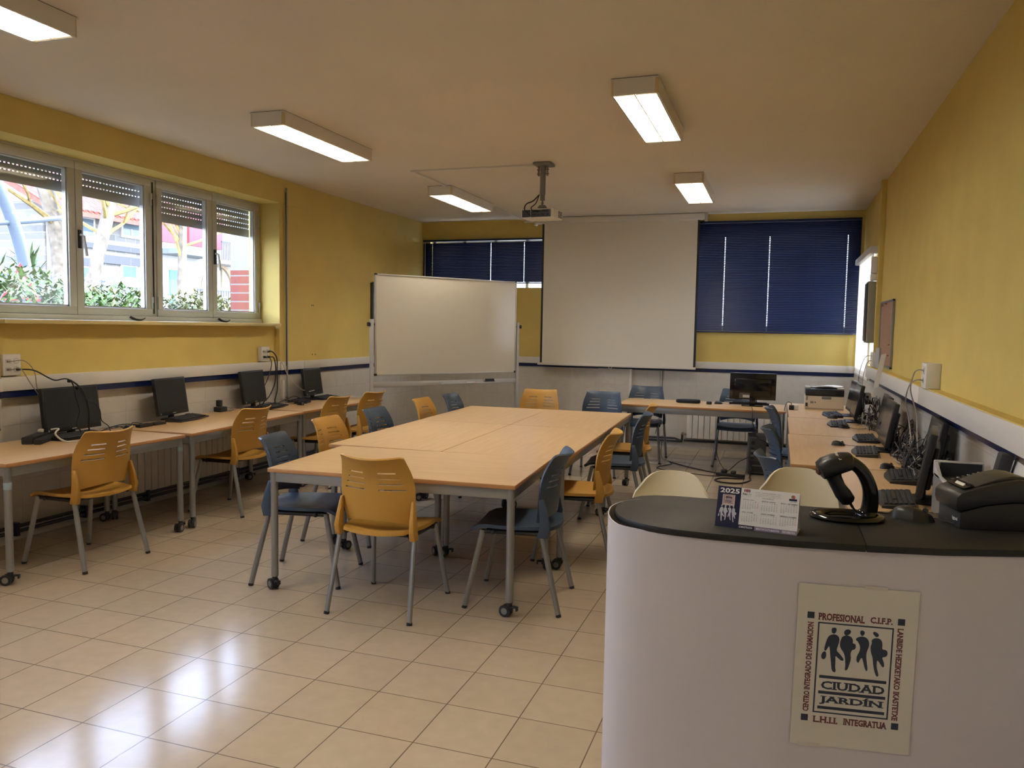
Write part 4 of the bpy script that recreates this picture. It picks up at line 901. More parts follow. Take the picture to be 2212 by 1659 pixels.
# ------------------------------------------------------------------ reception counter
CT = 1.10
t = thing('reception_counter', 'curved reception counter with white front sheet and black top in the right foreground', 'counter', (.2, 2.32, 0)); OX, OY = .2, 2.32
out = [(.98, 2.36), (.60, 2.235), (.41, 2.170), (.24, 2.133), (.05, 2.106), (-.14, 2.099), (-.24, 2.103), (-.29, 2.113), (-.34, 2.132), (-.385, 2.165), (-.42, 2.212), (-.441, 2.27), (-.447, 2.33), (-.44, 2.40), (-.425, 2.45), (-.40, 2.495), (-.36, 2.522), (-.30, 2.535), (-.10, 2.545), (.2, 2.55), (.30, 2.56), (.45, 2.60), (.60, 2.66), (.98, 2.80)]
out = [(x-OX, y-OY) for x, y in out]
def split(poly, xs, left):
    r = []; n = len(poly)
    for i in range(n):
        a, b = poly[i], poly[(i+1) % n]; ia = (a[0] <= xs) == left; ib = (b[0] <= xs) == left
        if ia: r.append(a)
        if ia != ib: f = (xs-a[0])/(b[0]-a[0]); r.append((xs, a[1]+f*(b[1]-a[1])))
    return r
for lft, e in ((True, -.0006), (False, .0006)):
    mb = MB(); mb.prism(split(out, .03+e, lft), CT-.0185, CT); mb.build('countertop', CTOP, t, smooth=40, bevel=.0025)
path = [(-.395, 2.44), (-.43, 2.41), (-.452, 2.36), (-.461, 2.30), (-.455, 2.24), (-.432, 2.185), (-.395, 2.15), (-.34, 2.128), (-.27, 2.116), (-.2, 2.111), (-.1, 2.110), (0, 2.114), (.06, 2.121), (.16, 2.1377), (.27, 2.1561), (.37, 2.1727), (.45, 2.189), (.60, 2.243), (.96, 2.368)]
def crm(pts, k):
    q = [pts[0]]+pts+[pts[-1]]; o = []
    for i in range(1, len(q)-2):
        for s in range(k):
            u = s/k; o.append(tuple(.5*(2*q[i][d]+(q[i+1][d]-q[i-1][d])*u+(2*q[i-1][d]-5*q[i][d]+4*q[i+1][d]-q[i+2][d])*u*u+(3*q[i][d]-q[i-1][d]-3*q[i+1][d]+q[i+2][d])*u**3) for d in (0, 1)))
    return o+[pts[-1]]
pp = crm(path, 3); N = len(pp)-1
def ptop(x, i):
    return (1.100-.016*min(1, max(0, (i-9)/8))) if i < 22 else 1.0808
mb = MB(); zs = [0, .25, .5, .75, .95, 1.0]
mb.grid(lambda i, j: (pp[i][0]-OX, pp[i][1]-OY, ptop(pp[i][0], i)*zs[j]), N, 5); mb.build('front_panel', PANELW, t, smooth=60, solid=.003)
mb = MB(); mb.box((-.56, -.02, 0), (-.54, .2, CT-.022)); mb.box((.3, .10, 0), (.32, .32, CT-.022)); mb.box((-.54, .0, .70), (.66, .2, .72)); mb.build('support_frame', BEIGE, t)
# poster on the counter front
PW, PH = .292, .428; ang = math.atan2(.0167, .10)
pl = Vector((.0745, 2.1235-.0035, .988)); ex = Vector((math.cos(ang), math.sin(ang), 0)); ez = Vector((0, 0, -1)); roll = math.radians(-.9)
ex2 = ex*math.cos(roll)+ez*math.sin(roll)*-1; ez2 = ez*math.cos(roll)+ex*math.sin(roll)
nrm = ex2.cross(-ez2)  # towards the camera
nrm = Vector((math.sin(ang), -math.cos(ang), 0))
tp = thing('poster', 'cream laminated school poster with four walking figures on the counter front', 'poster', tuple(pl))
FP = Matrix((( ex2.x, -ez2.x, nrm.x, 0), (ex2.y, -ez2.y, nrm.y, 0), (ex2.z, -ez2.z, nrm.z, 0), (0, 0, 0, 1)))   # x right, y up, z out; origin top left
mb = MB(); mb.M = FP; mb.box((0, -PH, 0), (PW, 0, .0012)); mb.build('sheet', PAPER, tp, smooth=0)
FIG = [[(.295,.261),(.315,.256),(.335,.259),(.336,.273),(.329,.29),(.311,.296),(.296,.287)],[(.279,.308),(.309,.298),(.341,.3),(.362,.314),(.366,.337),(.352,.379),(.346,.397),(.373,.414),(.415,.448),(.4,.46),(.364,.444),(.339,.427),(.344,.463),(.343,.499),(.352,.523),(.342,.535),(.316,.524),(.307,.477),(.296,.43),(.291,.394),(.282,.371),(.269,.389),(.257,.405),(.241,.402),(.25,.36),(.264,.324)],[(.226,.421),(.244,.406),(.26,.413),(.262,.443),(.25,.458),(.228,.457),(.219,.439)],[(.397,.282),(.409,.264),(.439,.259),(.458,.268),(.453,.286),(.434,.296),(.411,.3)],[(.388,.306),(.426,.296),(.465,.305),(.479,.326),(.475,.344),(.503,.346),(.505,.378),(.474,.385),(.463,.41),(.472,.439),(.459,.481),(.445,.512),(.425,.516),(.428,.483),(.421,.436),(.408,.406),(.376,.378),(.37,.349),(.378,.325)],[(.532,.265),(.55,.258),(.571,.265),(.569,.284),(.554,.294),(.537,.288)],[(.499,.313),(.526,.3),(.557,.295),(.593,.303),(.613,.326),(.614,.355),(.598,.386),(.595,.415),(.609,.474),(.615,.497),(.605,.51),(.588,.487),(.574,.452),(.56,.423),(.542,.447),(.536,.463),(.515,.449),(.518,.419),(.539,.388),(.541,.359),(.52,.33),(.505,.323)],[(.635,.266),(.655,.259),(.686,.272),(.69,.285),(.672,.294),(.652,.285)],[(.63,.313),(.657,.298),(.695,.299),(.719,.315),(.724,.344),(.722,.364),(.76,.366),(.772,.383),(.763,.407),(.725,.413),(.742,.438),(.751,.467),(.736,.476),(.712,.451),(.688,.429),(.686,.47),(.7,.505),(.709,.528),(.694,.536),(.678,.518),(.659,.471),(.649,.419),(.632,.39),(.625,.355),(.636,.331)]]
def smooth_poly(p):
    o = []; n = len(p)
    for i in range(n):
        a, b = p[i], p[(i+1) % n]; o += [(a[0]*.75+b[0]*.25, a[1]*.75+b[1]*.25), (a[0]*.25+b[0]*.75, a[1]*.25+b[1]*.75)]
    return o
def fill(mb, M, poly, m):
    bm = bmesh.new(); vs = [bm.verts.new((x, y, 0)) for x, y in poly]; f = bm.faces.new(vs); bmesh.ops.triangulate(bm, faces=[f]); bm.verts.index_update()
    mb.add([M @ v.co for v in bm.verts], [[v.index for v in q.verts] for q in bm.faces], m); bm.free()
def emblem(mb, M, W_, H_, ink, ink2, simple=False):
    q = lambda u, v: (u*W_, -v*H_)
    for p in FIG: fill(mb, M, [q(*a) for a in smooth_poly(p)], ink)
    def rect(u0, v0, u1, v1, m): a, b = q(u0, v0), q(u1, v1); mb.add([M @ Vector((a[0], b[1], 0)), M @ Vector((b[0], b[1], 0)), M @ Vector((b[0], a[1], 0)), M @ Vector((a[0], a[1], 0))], [(0, 1, 2, 3)], m)
    for u, v in ((.084, .171), (.836, .169), (.082, .810), (.840, .810)): rect(u, v, u+.059, v+.040, ink)
    e = .0125; ev = e*W_/H_
    rect(.178, .229, .806, .229+ev, ink); rect(.178, .793-ev, .808, .793, ink); rect(.178, .229, .178+e, .793, ink); rect(.796, .229, .808, .793, ink)
    for v in (.557, .654, .749): rect(.215, v, .776, v+.018, ink)
    def T(txt, u0, v0, u1, v1, m, b, s): a = q(u0, v1); c = q(u1, v0); text_fit(mb, txt, M, a[0], a[1], c[0]-a[0], c[1]-a[1], m, b, s)
    T('CIUDAD', .234, .591, .766, .643, ink, .028, .085); T('JARDÍN', .228, .675, .766, .738, ink, .028, .085)
    T('PROFESIONAL', .176, .172, .565, .217, ink2, .04, .06); T('C.I.F.P.', .610, .172, .795, .211, ink2, .04, .06)
    T('L.H.I.I.', .182, .814, .395, .855, ink2, .04, .06); T('INTEGRATUA', .440, .812, .805, .854, ink2, .04, .06)
    # side lettering: rotated frames
    R1 = M @ Matrix.Translation((.142*W_, -.791*H_, 0)) @ Matrix.Rotation(PI/2, 4, 'Z'); text_fit(mb, 'CENTRO INTEGRADO DE FORMACION', R1, 0, 0, .558*H_, .050*W_, ink2, .04, .05)
    R2 = M @ Matrix.Translation((.838*W_, -.227*H_, 0)) @ Matrix.Rotation(-PI/2, 4, 'Z'); text_fit(mb, 'LANBIDE HEZIKETAKO IKASTETXE', R2, 0, 0, .568*H_, .050*W_, ink2, .04, .05)
mb = MB(); emblem(mb, FP @ Matrix.Translation((0, 0, .0016)), PW, PH, INK, INKR); mb.build('printed_emblem', INK, tp, smooth=0)
for a in ((.16, -.004), (.02, -.432)):
    mb = MB(); mb.M = FP; mb.box((a[0], a[1], .0002), (a[0]+.055, a[1]+.010, .0014)); mb.build('clear_tape', mat('tape', (.58, .52, .46), .2), tp, smooth=0)
# desk calendar
cw_, ch_ = .213, .112; ca = math.atan2(2.163-2.19, .06+.15)
tcal = thing('desk_calendar', 'folded 2025 desk calendar with navy left panel, standing on the counter', 'calendar', (-.147, 2.185, CT), ca)
lean = math.radians(20); FC = Matrix.Rotation(math.radians(90)-lean, 4, 'X')      # card frame: x right, y up the card, z towards camera
mb = MB(); mb.M = FC; mb.box((0, 0, -.0008), (cw_, ch_, 0), CALW); mb.M = Matrix(); top = FC @ Vector((0, ch_, 0))
mb.add([(0, top.y, top.z), (cw_, top.y, top.z), (cw_, top.y+.045, 0), (0, top.y+.045, 0)], [(0, 1, 2, 3)], CALW); mb.add([(0, .001, .0005), (cw_, .001, .0005), (cw_, top.y+.045, .0005), (0, top.y+.045, .0005)], [(0, 1, 2, 3)], CALW)
mb.build('card', CALW, tcal, smooth=0)
mb = MB(); F1 = FC @ Matrix.Translation((0, 0, .0004)); F2 = FC @ Matrix.Translation((0, 0, .0008)); F3 = FC @ Matrix.Translation((0, 0, .0012))
def rc(M, x0, y0, x1, y1, m): mb.add([M @ Vector(p) for p in ((x0, y0, 0), (x1, y0, 0), (x1, y1, 0), (x0, y1, 0))], [(0, 1, 2, 3)], m)
lw = .062; rc(F1, 0, 0, lw, ch_, NAVY); rc(F1, lw, 0, cw_, .0115, PURPLE)
rc(F2, lw, 0, lw+.042, .0115, NAVY); rc(F2, lw+.112, .001, cw_-.001, .0115, mat('calendar_mauve', (.25, .20, .27), .5))
text_fit(mb, '2025', F2, .006, .094, .052, .0135, CALW, .03, .05)
rc(F2, .014, .060, .047, .090, mat('calendar_pink', (.55, .42, .38), .5)); emblem(mb, F3 @ Matrix.Translation((.014, .0955, 0)), .033, .0365, NAVY, INKR)
for p in FIG: fill(mb, F2, [(.004+(a-.2)*.088, .062-(b-.25)*.165) for a, b in smooth_poly(p)], mat('calendar_silver', (.40, .38, .42), .5))
LB = [('ADMINISTRAZIOA', lw+.002, .036), ('MERKATARITZA ETA MARKETINA', lw+.047, .060), ('INFORMATIKA', lw+.115, .032)]
for s, x, w in LB: text_fit(mb, s, F3, x, .003, w, .0055, CALW, .01)
rows_ = [('UZTAILA / JULIO', 1, 31, 0, 0), ('ABUZTUA / AGOSTO', 4, 31, 1, 0), ('IRAILA / SEPTIEMBRE', 0, 30, 2, 0), ('URRIA / OCTUBRE', 2, 31, 0, 1), ('AZAROA / NOVIEMBRE', 5, 30, 1, 1), ('ABENDUA / DICIEMBRE', 0, 31, 2, 1)]
for nm, st, nd, cx, cy in rows_:
    x0 = lw+.006+cx*.0495; y0 = .079-cy*.034; text_fit(mb, nm, F2, x0, y0, .030+.006*cx, .0032, INK, .02)
    vsT, fsT = text_geo('A', 1)
    for d in range(1, nd+1):
        k = d-1+st; cc, r = k % 7, k//7; w = .0042 if d > 9 else .002
        text_fit(mb, str(d), F2, x0+cc*.0064+(.0042-w)/2, y0-.0072-r*.0041, None, .0027, RED if cc == 6 else DGREY, .0)
    for k, c in enumerate('AAAOOIL'): text_fit(mb, c, F2, x0+k*.0064+.001, y0-.0033, .002, .0018, DGREY)
text_fit(mb, 'C.I.F.P. CIUDAD JARDÍN L.H.I.I.', F2, lw+.037, .1005, .068, .0042, DGREY, 0); text_fit(mb, 'C/ ALAVA 39 - 01006 VITORIA-GASTEIZ', F2, lw+.039, .0960, .064, .003, GREY); text_fit(mb, 'Tel. 945 22 57 16 - cjardin@cjardin.net', F2, lw+.037, .0915, .068, .003, GREY); text_fit(mb, 'www.cjardin.net', F2, lw+.056, .0870, .030, .003, INK, .02)
text_fit(mb, 'ikas', F2, lw+.004, .0935, .012, .006, INK, .03); text_fit(mb, 'LAN', F2, lw+.0165, .0935, .010, .0045, GREY); text_fit(mb, 'A  r  a  b  a', F2, lw+.004, .0895, .022, .0018, DGREY)
for a0, a1, rad, m in ((0, 2*PI, .0045, mat('logo_red', (.30, .04, .03), .4)),): fill(mb, F2, [(lw+.0155+rad*math.cos(2*PI*k/16), .1055+rad*math.sin(2*PI*k/16)) for k in range(16)], m)
for s in (-1, 1): fill(mb, F2, [(lw+.0155+s*(.0055+.0025*math.cos(a)), .1055+.005*math.sin(a)) for a in [k*PI/8-PI/2 for k in range(9)]]+[(lw+.0155+s*.0052, .1055)], INK)
rc(F2, cw_-.026, .090, cw_-.006, .0955, NAVY); fill(mb, F2, [(cw_-.016+.005*math.cos(2*PI*k/14), .1005+.005*math.sin(2*PI*k/14)) for k in range(14)], RED); fill(mb, F3, [(cw_-.018+.0028*math.cos(2*PI*k/14), .101+.004*math.sin(2*PI*k/14)) for k in range(14)], mat('logo_green', (.10, .16, .08), .5)); rc(F2, cw_-.025, .087, cw_-.007, .0878, GREY)
mb.build('printed_page', None, tcal, smooth=0)
# barcode scanner on its stand
t = thing('barcode_scanner_stand', 'glossy black arched scanner stand on an oval ring base on the counter', 'scanner stand', (.205, 2.42, CT), math.radians(10))
mb = MB(); n = 36
for k in range(n): pass
prof = [(0, 0), (-.006, .006), (-.002, .013), (.010, .017), (.024, .013), (.030, .006), (.030, 0)]
def ring(i, j):
    a = 2*PI*i/n; o, z = prof[j]; f = 1.0
    return ((.098-o)*math.cos(a), (.066-o*.85)*math.sin(a), z)
mb.grid(ring, n, len(prof)-1); mb.build('ring_base', BLKG, t, smooth=60)
mb = MB(); arch = [(.058, .012, .006), (.064, .010, .04), (.062, .006, .08), (.050, .002, .115), (.028, -.004, .147), (-.004, -.010, .170)]
P_ = crm([(a[0], a[2]) for a in arch], 4); Y_ = crm([(a[1], 0) for a in arch], 4); m_ = len(P_)
vs = []; nn = 10
for i, ((x, z), (y, _)) in enumerate(zip(P_, Y_)):
    a = P_[max(0, i-1)]; b = P_[min(m_-1, i+1)]; d = Vector((b[0]-a[0], 0, b[1]-a[1])).normalized(); s = Vector((d.z, 0, -d.x)); w = .0235-.0065*i/m_; th = .022-.007*i/m_
    for k in range(nn): q = 2*PI*k/nn; vs.append(Vector((x, y, z))+s*w*math.copysign(abs(math.cos(q))**.7, math.cos(q))+Vector((0, 1, 0))*th*math.copysign(abs(math.sin(q))**.7, math.sin(q)))
mb.add(vs, [(i*nn+k, i*nn+(k+1) % nn, (i+1)*nn+(k+1) % nn, (i+1)*nn+k) for i in range(m_-1) for k in range(nn)]+[tuple(range(nn-1, -1, -1)), tuple(range((m_-1)*nn, m_*nn))]); mb.build('arched_arm', BLKG, t, smooth=60)
mb = MB(); mb.lathe([(.030, 0), (.032, .012), (.028, .020), (.022, .026)], (.058, .012, 0), None, 20); mb.build('arm_socket', BLKG, t, smooth=60)
t = thing('barcode_scanner', 'black handheld barcode scanner resting head-up in the arched stand', 'barcode scanner', (.205, 2.42, CT), math.radians(10))
def sweep(mb, secs, nn=14, pw=.62):
    vs = []
    for c, d, w, h in secs:
        c = Vector(c); d = Vector(d).normalized(); s = Vector((0, 1, 0)); u = d.cross(s).normalized()
        for k in range(nn): q = 2*PI*k/nn; vs.append(c+s*w*math.copysign(abs(math.cos(q))**pw, math.cos(q))+u*h*math.copysign(abs(math.sin(q))**pw, math.sin(q)))
    m = len(secs); mb.add(vs, [(i*nn+k, i*nn+(k+1) % nn, (i+1)*nn+(k+1) % nn, (i+1)*nn+k) for i in range(m-1) for k in range(nn)]+[tuple(range(nn-1, -1, -1)), tuple(range((m-1)*nn, m*nn))])
mb = MB(); sweep(mb, [((-.086, -.015, .136), (-1, 0, -.45), .020, .014), ((-.083, -.015, .139), (-1, 0, -.45), .033, .025), ((-.070, -.015, .147), (-1, 0, -.40), .037, .030), ((-.045, -.014, .158), (-1, 0, -.32), .035, .030), ((-.020, -.013, .166), (-1, 0, -.22), .032, .028), ((-.002, -.012, .169), (-1, 0, -.12), .030, .025), ((.004, -.012, .170), (-1, 0, -.1), .022, .017)]); hd = mb.build('scanner_head', BLK, t, smooth=50)
mb = MB(); mb.box((-.0905, -.034, .128), (-.086, .004, .148), None, .002); mb.build('scan_window', mat('scan_red', (.05, .008, .008), .1), hd)
HM = Matrix.Translation((-.052, -.0365, .196)) @ Matrix.Rotation(math.radians(35), 4, 'X') @ Matrix.Rotation(math.radians(-78), 4, 'Z')
mb = MB(); mb.M = Matrix.Translation((-.046, -.036, .1865)) @ Matrix.Rotation(math.radians(40), 4, 'X') @ Matrix.Rotation(math.radians(-75), 4, 'Z'); text_fit(mb, 'iggual', Matrix(), -.016, 0, .032, .009, WHP, .02); mb.build('maker_lettering', WHP, hd, smooth=0)
mb = MB(); sweep(mb, [((-.052, -.014, .140), (.50, 0, -1), .024, .027), ((-.042, -.012, .118), (.50, 0, -1), .019, .020), ((-.030, -.010, .094), (.55, 0, -1), .018, .019), ((-.016, -.007, .074), (.6, 0, -1), .020, .022), ((.000, -.005, .054), (.75, 0, -1), .019, .020), ((.006, -.004, .048), (.8, 0, -1), .011, .011)]); gr = mb.build('grip', BLK, t, smooth=50)
mb = MB(); mb.tube([(.003, -.004, .052), (.013, -.003, .036), (.026, .0, .022), (.045, .004, .014), (.058, .012, .013)], [.006, .006, .0045, .004, .004, .004, .003, .003, .003, .003, .003, .003, .003, .003, .003, .003, .003, .003, .003, .003, .003], None, 8, 5); mb.tube([(.066, .045, .012), (.10, .05, .012), (.13, .07, .006), (.17, .13, .004)], .003, None, 6, 5); mb.build('cord', CABK, t)
# mouse and receipt printer on the counter
mouse('large black mouse lying on the counter left of the receipt printer', .385, 2.485, CT, -97, .118, cord=[(.02, .10, .006), (.035, .125, .004)], logo=True)
t = thing('receipt_printer', 'black receipt printer on the counter at the right edge', 'receipt printer', (.56, 2.50, CT), math.radians(12)); 
# local: front faces -x, side faces -y
def profile(pts, y0, y1, mb, m=None):
    n = len(pts); mb.add([(x, y0, z) for x, z in pts]+[(x, y1, z) for x, z in pts], [tuple(range(n-1, -1, -1)), tuple(range(n, 2*n))]+[(i, (i+1) % n, n+(i+1) % n, n+i) for i in range(n)], m)
mb = MB(); profile([(-.085, 0), (.10, 0), (.108, .02), (.108, .078), (.05, .076), (-.02, .066), (-.085, .045)], -.07, .07, mb); lb = mb.build('lower_case', BLKM, t, smooth=40, bevel=.003)
mb = MB(); profile([(-.092, .047), (-.02, .068), (.05, .078), (.108, .080), (.118, .10), (.115, .125), (.100, .140), (.060, .142), (.0, .128), (-.060, .108), (-.085, .100), (-.097, .088), (-.098, .065)], -.073, .073, mb); uc = mb.build('upper_case', BLK, t, smooth=40, bevel=.004)
mb = MB(); profile([(-.045, .114), (-.02, .126), (.02, .141), (.055, .149), (.085, .146), (.098, .140), (.06, .140), (.0, .126)], -.052, .058, mb); mb.build('paper_cover', mat('cover_grey', (.040, .037, .032), .4), t, smooth=40, bevel=.002)
mb = MB(); profile([(-.072, .107), (-.044, .1165), (-.046, .1185), (-.073, .1095)], -.052, .056, mb, BLKG)
for k in range(9): mb.box((-.053, -.045+.011*k, .114), (-.047, -.040+.011*k, .1205), BLKM)
mb.build('cutter_slot', None, t, smooth=0)
mb = MB(); profile([(-.066, .1105), (-.060, .1125), (-.058, .119), (-.060, .119)], -.03, .022, mb); mb.build('paper_end', PAPER, t, smooth=0)
mb = MB(); 
for k in range(6): mb.box((-.055+.014*k, .064, .1145+.0042*k), (-.048+.014*k, .069, .1165+.0042*k), LGREY if k % 2 else GREY)
mb.build('status_lights', LGREY, t, smooth=0)
mb = MB(); mb.M = Matrix.Translation((-.0853, 0, 0)) @ Matrix(((0, 0, -1, 0), (-1, 0, 0, 0), (0, 1, 0, 0), (0, 0, 0, 1))); text_fit(mb, 'iggual', Matrix(), .022, .016, .032, .012, WHP, .02); mb.build('maker_lettering', WHP, t, smooth=0)
mb = MB(); mb.cyl((.108, -.03, .022), (.125, -.03, .022), .006, None, None, 10); mb.build('cable_plug', BLK, t)
# ------------------------------------------------------------------ rolling whiteboard
A_ = Vector((-4.511, 8.234)); B_ = Vector((-3.315, 9.887)); C_ = (A_+B_)/2; L = (B_-A_).length; wa = math.atan2(B_.y-A_.y, B_.x-A_.x)
t = thing('whiteboard', 'large white board on a rolling grey stand, turned towards the room', 'whiteboard', (C_.x, C_.y, 0), wa)
zb, zt = 1.034, 2.234; f = .018
B('board_surface', BOARD, t, ((-L/2+f, -.008, zb+f), (L/2-f, .008, zt-f)), smooth=0)
B('board_frame', mat('board_alu', (.52, .51, .48), .35, metal=.3), t, ((-L/2, -.014, zb), (L/2, .014, zb+f)), ((-L/2, -.014, zt-f), (L/2, .014, zt)), ((-L/2, -.014, zb), (-L/2+f, .014, zt)), ((L/2-f, -.014, zb), (L/2, .014, zt)), bev=.003)
for sx in (-1, 1):
    for z in (zb, zt): B('corner_cap', BLK, t, ((sx*L/2-.003 if sx > 0 else -L/2-.003, -.016, z-.014 if z > 2 else z-.003), (sx*L/2-.026*sx, .016, z+.003 if z > 2 else z+.024)), bev=.003)
    x = sx*(L/2+.035); mb = MB(); mb.box((x-.02, -.012, .10), (x+.02, .028, 1.70), None, .004); mb.box((x-.022, -.014, .85), (x+.022, .03, .875), None, .003); mb.build('post', LGREY, t)
    mb = MB(); mb.cyl((x-sx*.035, .008, 1.64), (x+sx*.05, .008, 1.64), .012); mb.lathe([(.028, -.012), (.028, .012)], (0, 0, 0), BLK, 5) if False else None; mb.box((x+sx*.025, -.02, 1.615), (x+sx*.055, .036, 1.665), None, .012); mb.build('tilt_knob', BLK, t)
    mb = MB(); mb.box((x-.018, -.30, .075), (x+.018, .30, .11), None, .004); mb.build('foot_bar', LGREY, t)
    for y in (-.27, .27):
        mb = MB(); mb.cyl((x, y, .05), (x, y, .08), .012); mb.cyl((x-.014, y, .032), (x+.014, y, .032), .032, None, None, 16); mb.build('caster', BLK, t)
mb = MB(); mb.box((-L/2-.03, .0, .895), (L/2+.03, .024, .955), None, .003); mb.build('cross_bar', LGREY, t)
mb = MB(); mb.box((-.12, -.055, .905), (L/2-.06, 0, .913), None, .002); mb.box((-.12, -.058, .905), (L/2-.06, -.054, .925), None, .002); mb.build('pen_tray', LGREY, t)
mb = MB(); mb.M = Matrix.Translation((.60, -.028, .913)); mb.prism([(-.07, -.02), (.07, -.02), (.075, 0), (.07, .02), (-.07, .02), (-.075, 0)], 0, .025); mb.prism([(-.06, -.02), (.06, -.02), (.065, 0), (.06, .02), (-.06, .02), (-.065, 0)], .025, .05)
o = mb.build('board_eraser', BLKM, None, bevel=.006); o.location = (C_.x, C_.y, 0); o.rotation_euler = (0, 0, wa); tag(o, 'black felt eraser lying on the whiteboard pen tray', 'eraser')
mb = MB(); mb.cyl((.25, -.03, .921), (.37, -.03, .921), .007, None, WHP, 10); mb.cyl((.37, -.03, .921), (.40, -.03, .921), .0078, None, RED, 10)
o = mb.build('marker', WHP, None); o.location = (C_.x, C_.y, 0); o.rotation_euler = (0, 0, wa); tag(o, 'white board marker lying in the middle of the pen tray', 'marker')
t = thing('wall_board', 'dark olive board on the left wall, only its edge showing behind the whiteboard', 'board', (XL, 9.95, 1.22))
B('board_panel', GREEN, t, ((0, -.50, 0), (.035, .5, .95)), bev=.004); B('board_frame', DGREY, t, ((0, -.52, -.02), (.045, -.50, .98)), ((0, .5, -.02), (.045, .52, .98)), bev=.003); mb = MB(); mb.cyl((.02, -.48, .96), (.02, -.48, .99), .012); mb.build('hanging_hook', DGREY, t)
mb = MB()
for y, z in ((8.03, 1.85), (8.06, 1.85), (8.04, 1.27), (8.10, 1.27)): mb.cyl((XL, y, z), (XL+.003, y, z), .008, None, None, 8)
tag(mb.build('wall_hooks', mat('screw_brown', (.08, .05, .03), .6)), 'tiny dark screw holes left on the yellow window wall', 'screws')
# ------------------------------------------------------------------ outside the windows
GR = mat('pavement_outside', (.10, .095, .085), .9, noise=(2, .4)); STON = tile_mat('rubble_stone', (.21, .195, .175), (.14, .13, .115), (.24, .23, .21), .42, .22, .018, 0, 0, (1, 2), .85, off=.5)
RENDER = mat('render_white', (.52, .50, .47), .85); RENDP = mat('render_pale', (.40, .38, .35), .85); ROOFM = mat('roof_tile', (.25, .07, .045), .8, noise=(6, .25)); SHB = mat('shutter_blue', (.06, .10, .13), .6)
BARK = mat('bark', (.16, .13, .095), .9, noise=(9, .35)); BARKY = mat('bark_lichen', (.24, .17, .055), .9, noise=(12, .3)); LEAF = mat('leaf', (.075, .13, .025), .6, noise=(7, .5)); LEAF2 = mat('leaf_pale', (.17, .17, .065), .6, noise=(7, .5)); PALM = mat('palm_leaf', (.05, .085, .025), .5)
BRK = tile_mat('brick_red', (.26, .065, .042), (.22, .052, .034), (.24, .20, .17), .24, .105, .010, 0, 0, (1, 2), .85, off=.5); REDP = mat('red_paint', (.34, .025, .035), .5); IRON = mat('iron', (.05, .06, .08), .6); LAMPM = mat('lamp_blue_grey', (.11, .135, .175), .4, metal=.3)
GZ = 1.25
struct(B('ground_outside', GR, None, ((-40, -25, GZ-.3), (XL-.40, 45, GZ)), smooth=0))
def hedge(label, x0, x1, y0, y1, h, n, m, seed):
    r = random.Random(seed); mb = MB()
    for k in range(n):
        y = r.uniform(y0, y1); a = r.uniform(0, PI); bump = .10*math.sin(y*2.1)+.07*math.sin(y*5.3+seed)
        rad = r.uniform(.75, 1)**.5; x = (x0+x1)/2+(x1-x0)/2*math.cos(a)*rad; z = GZ+(h+bump-GZ)*(.15+.85*r.random()**.5)*(.55+.45*math.sin(a)**.5)
        s = r.uniform(.036, .07); q = Matrix.Rotation(r.uniform(0, 6.3), 3, 'Z') @ Matrix.Rotation(r.uniform(-1.1, 1.1), 3, 'X'); c = Vector((x, y, z))
        mb.add([c+q @ Vector(p) for p in ((-s*.45, 0, 0), (0, -s, .006), (s*.45, 0, 0), (0, s, .006))], [(0, 1, 2, 3)], m if r.random() < .7 else LEAF2)
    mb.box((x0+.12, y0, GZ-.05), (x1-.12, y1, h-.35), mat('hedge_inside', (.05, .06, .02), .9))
    return tag(mb.build('hedge', m, None, smooth=0), label, 'hedge')
hedge('taller glossy green hedge outside the two left window panes', -9.2, -8.2, 3.5, 9.0, 2.17, 6000, LEAF, 1)
hedge('clipped lower hedge outside the two right window panes', -8.8, -8.1, 9.1, 13.5, 2.02, 5200, LEAF2, 5)
def bare_tree(label, base, pts, r0, seed, m, nb, up=.5):
    r = random.Random(seed); t = thing('bare_tree', label, 'tree', base); P = [Vector(p) for p in pts]; mb = MB()
    mb.tube(P, [r0*(1-.6*i/12) for i in range((len(P)-1)*4+1)] if False else r0*.8, None, 8, 4)
    mb.build('trunk', BARK, t); mb = MB()
    def branch(p, d, L, rad, dep):
        n = 4; q = [p]
        for i in range(n): d = (d+Vector((r.uniform(-.25, .25), r.uniform(-.25, .25), r.uniform(-.1, .28)))).normalized(); q.append(q[-1]+d*L/n)
        mb.tube(q, [rad, rad*.85, rad*.7, rad*.55, rad*.4], None, 5)
        if dep > 0:
            for k in range(3): branch(q[r.choice((2, 3, 4))], (d+Vector((r.uniform(-.8, .8), r.uniform(-.8, .8), r.uniform(-.2, .6)))).normalized(), L*.62, rad*.5, dep-1)
    for k in range(nb):
        f = r.uniform(.45, 1); i = min(len(P)-2, int(f*(len(P)-1))); p = P[i].lerp(P[i+1], f*(len(P)-1)-i)
        branch(p, Vector((r.uniform(-1, 1), r.uniform(-1, 1), r.uniform(.0, .9))).normalized(), r.uniform(.9, 1.7), r0*.32, 2)
    mb.build('branches', m, t); return t
bare_tree('mottled bare tree behind the street lamp, in the leftmost pane', (-12, 10.55, GZ), [(0, .1, 0), (.05, .0, 1.2), (0, -.1, 2.2), (-.1, -.3, 3.0), (-.1, -.7, 3.6)], .17, 2, BARKY, 9)
bare_tree('leaning pale bare tree in front of the stone house', (-11, 10.1, GZ), [(0, 0, 0), (0, .15, .8), (0, .38, 1.6), (0, .62, 2.4), (0, .8, 3.2)], .13, 4, BARKY, 9)
bare_tree('slim yellowish bare tree in the third window pane', (-11, 12.33, GZ), [(0, 0, 0), (0, .06, 1.0), (0, .10, 1.6), (0, .12, 2.6), (0, .13, 3.4)], .10, 9, BARKY, 11)
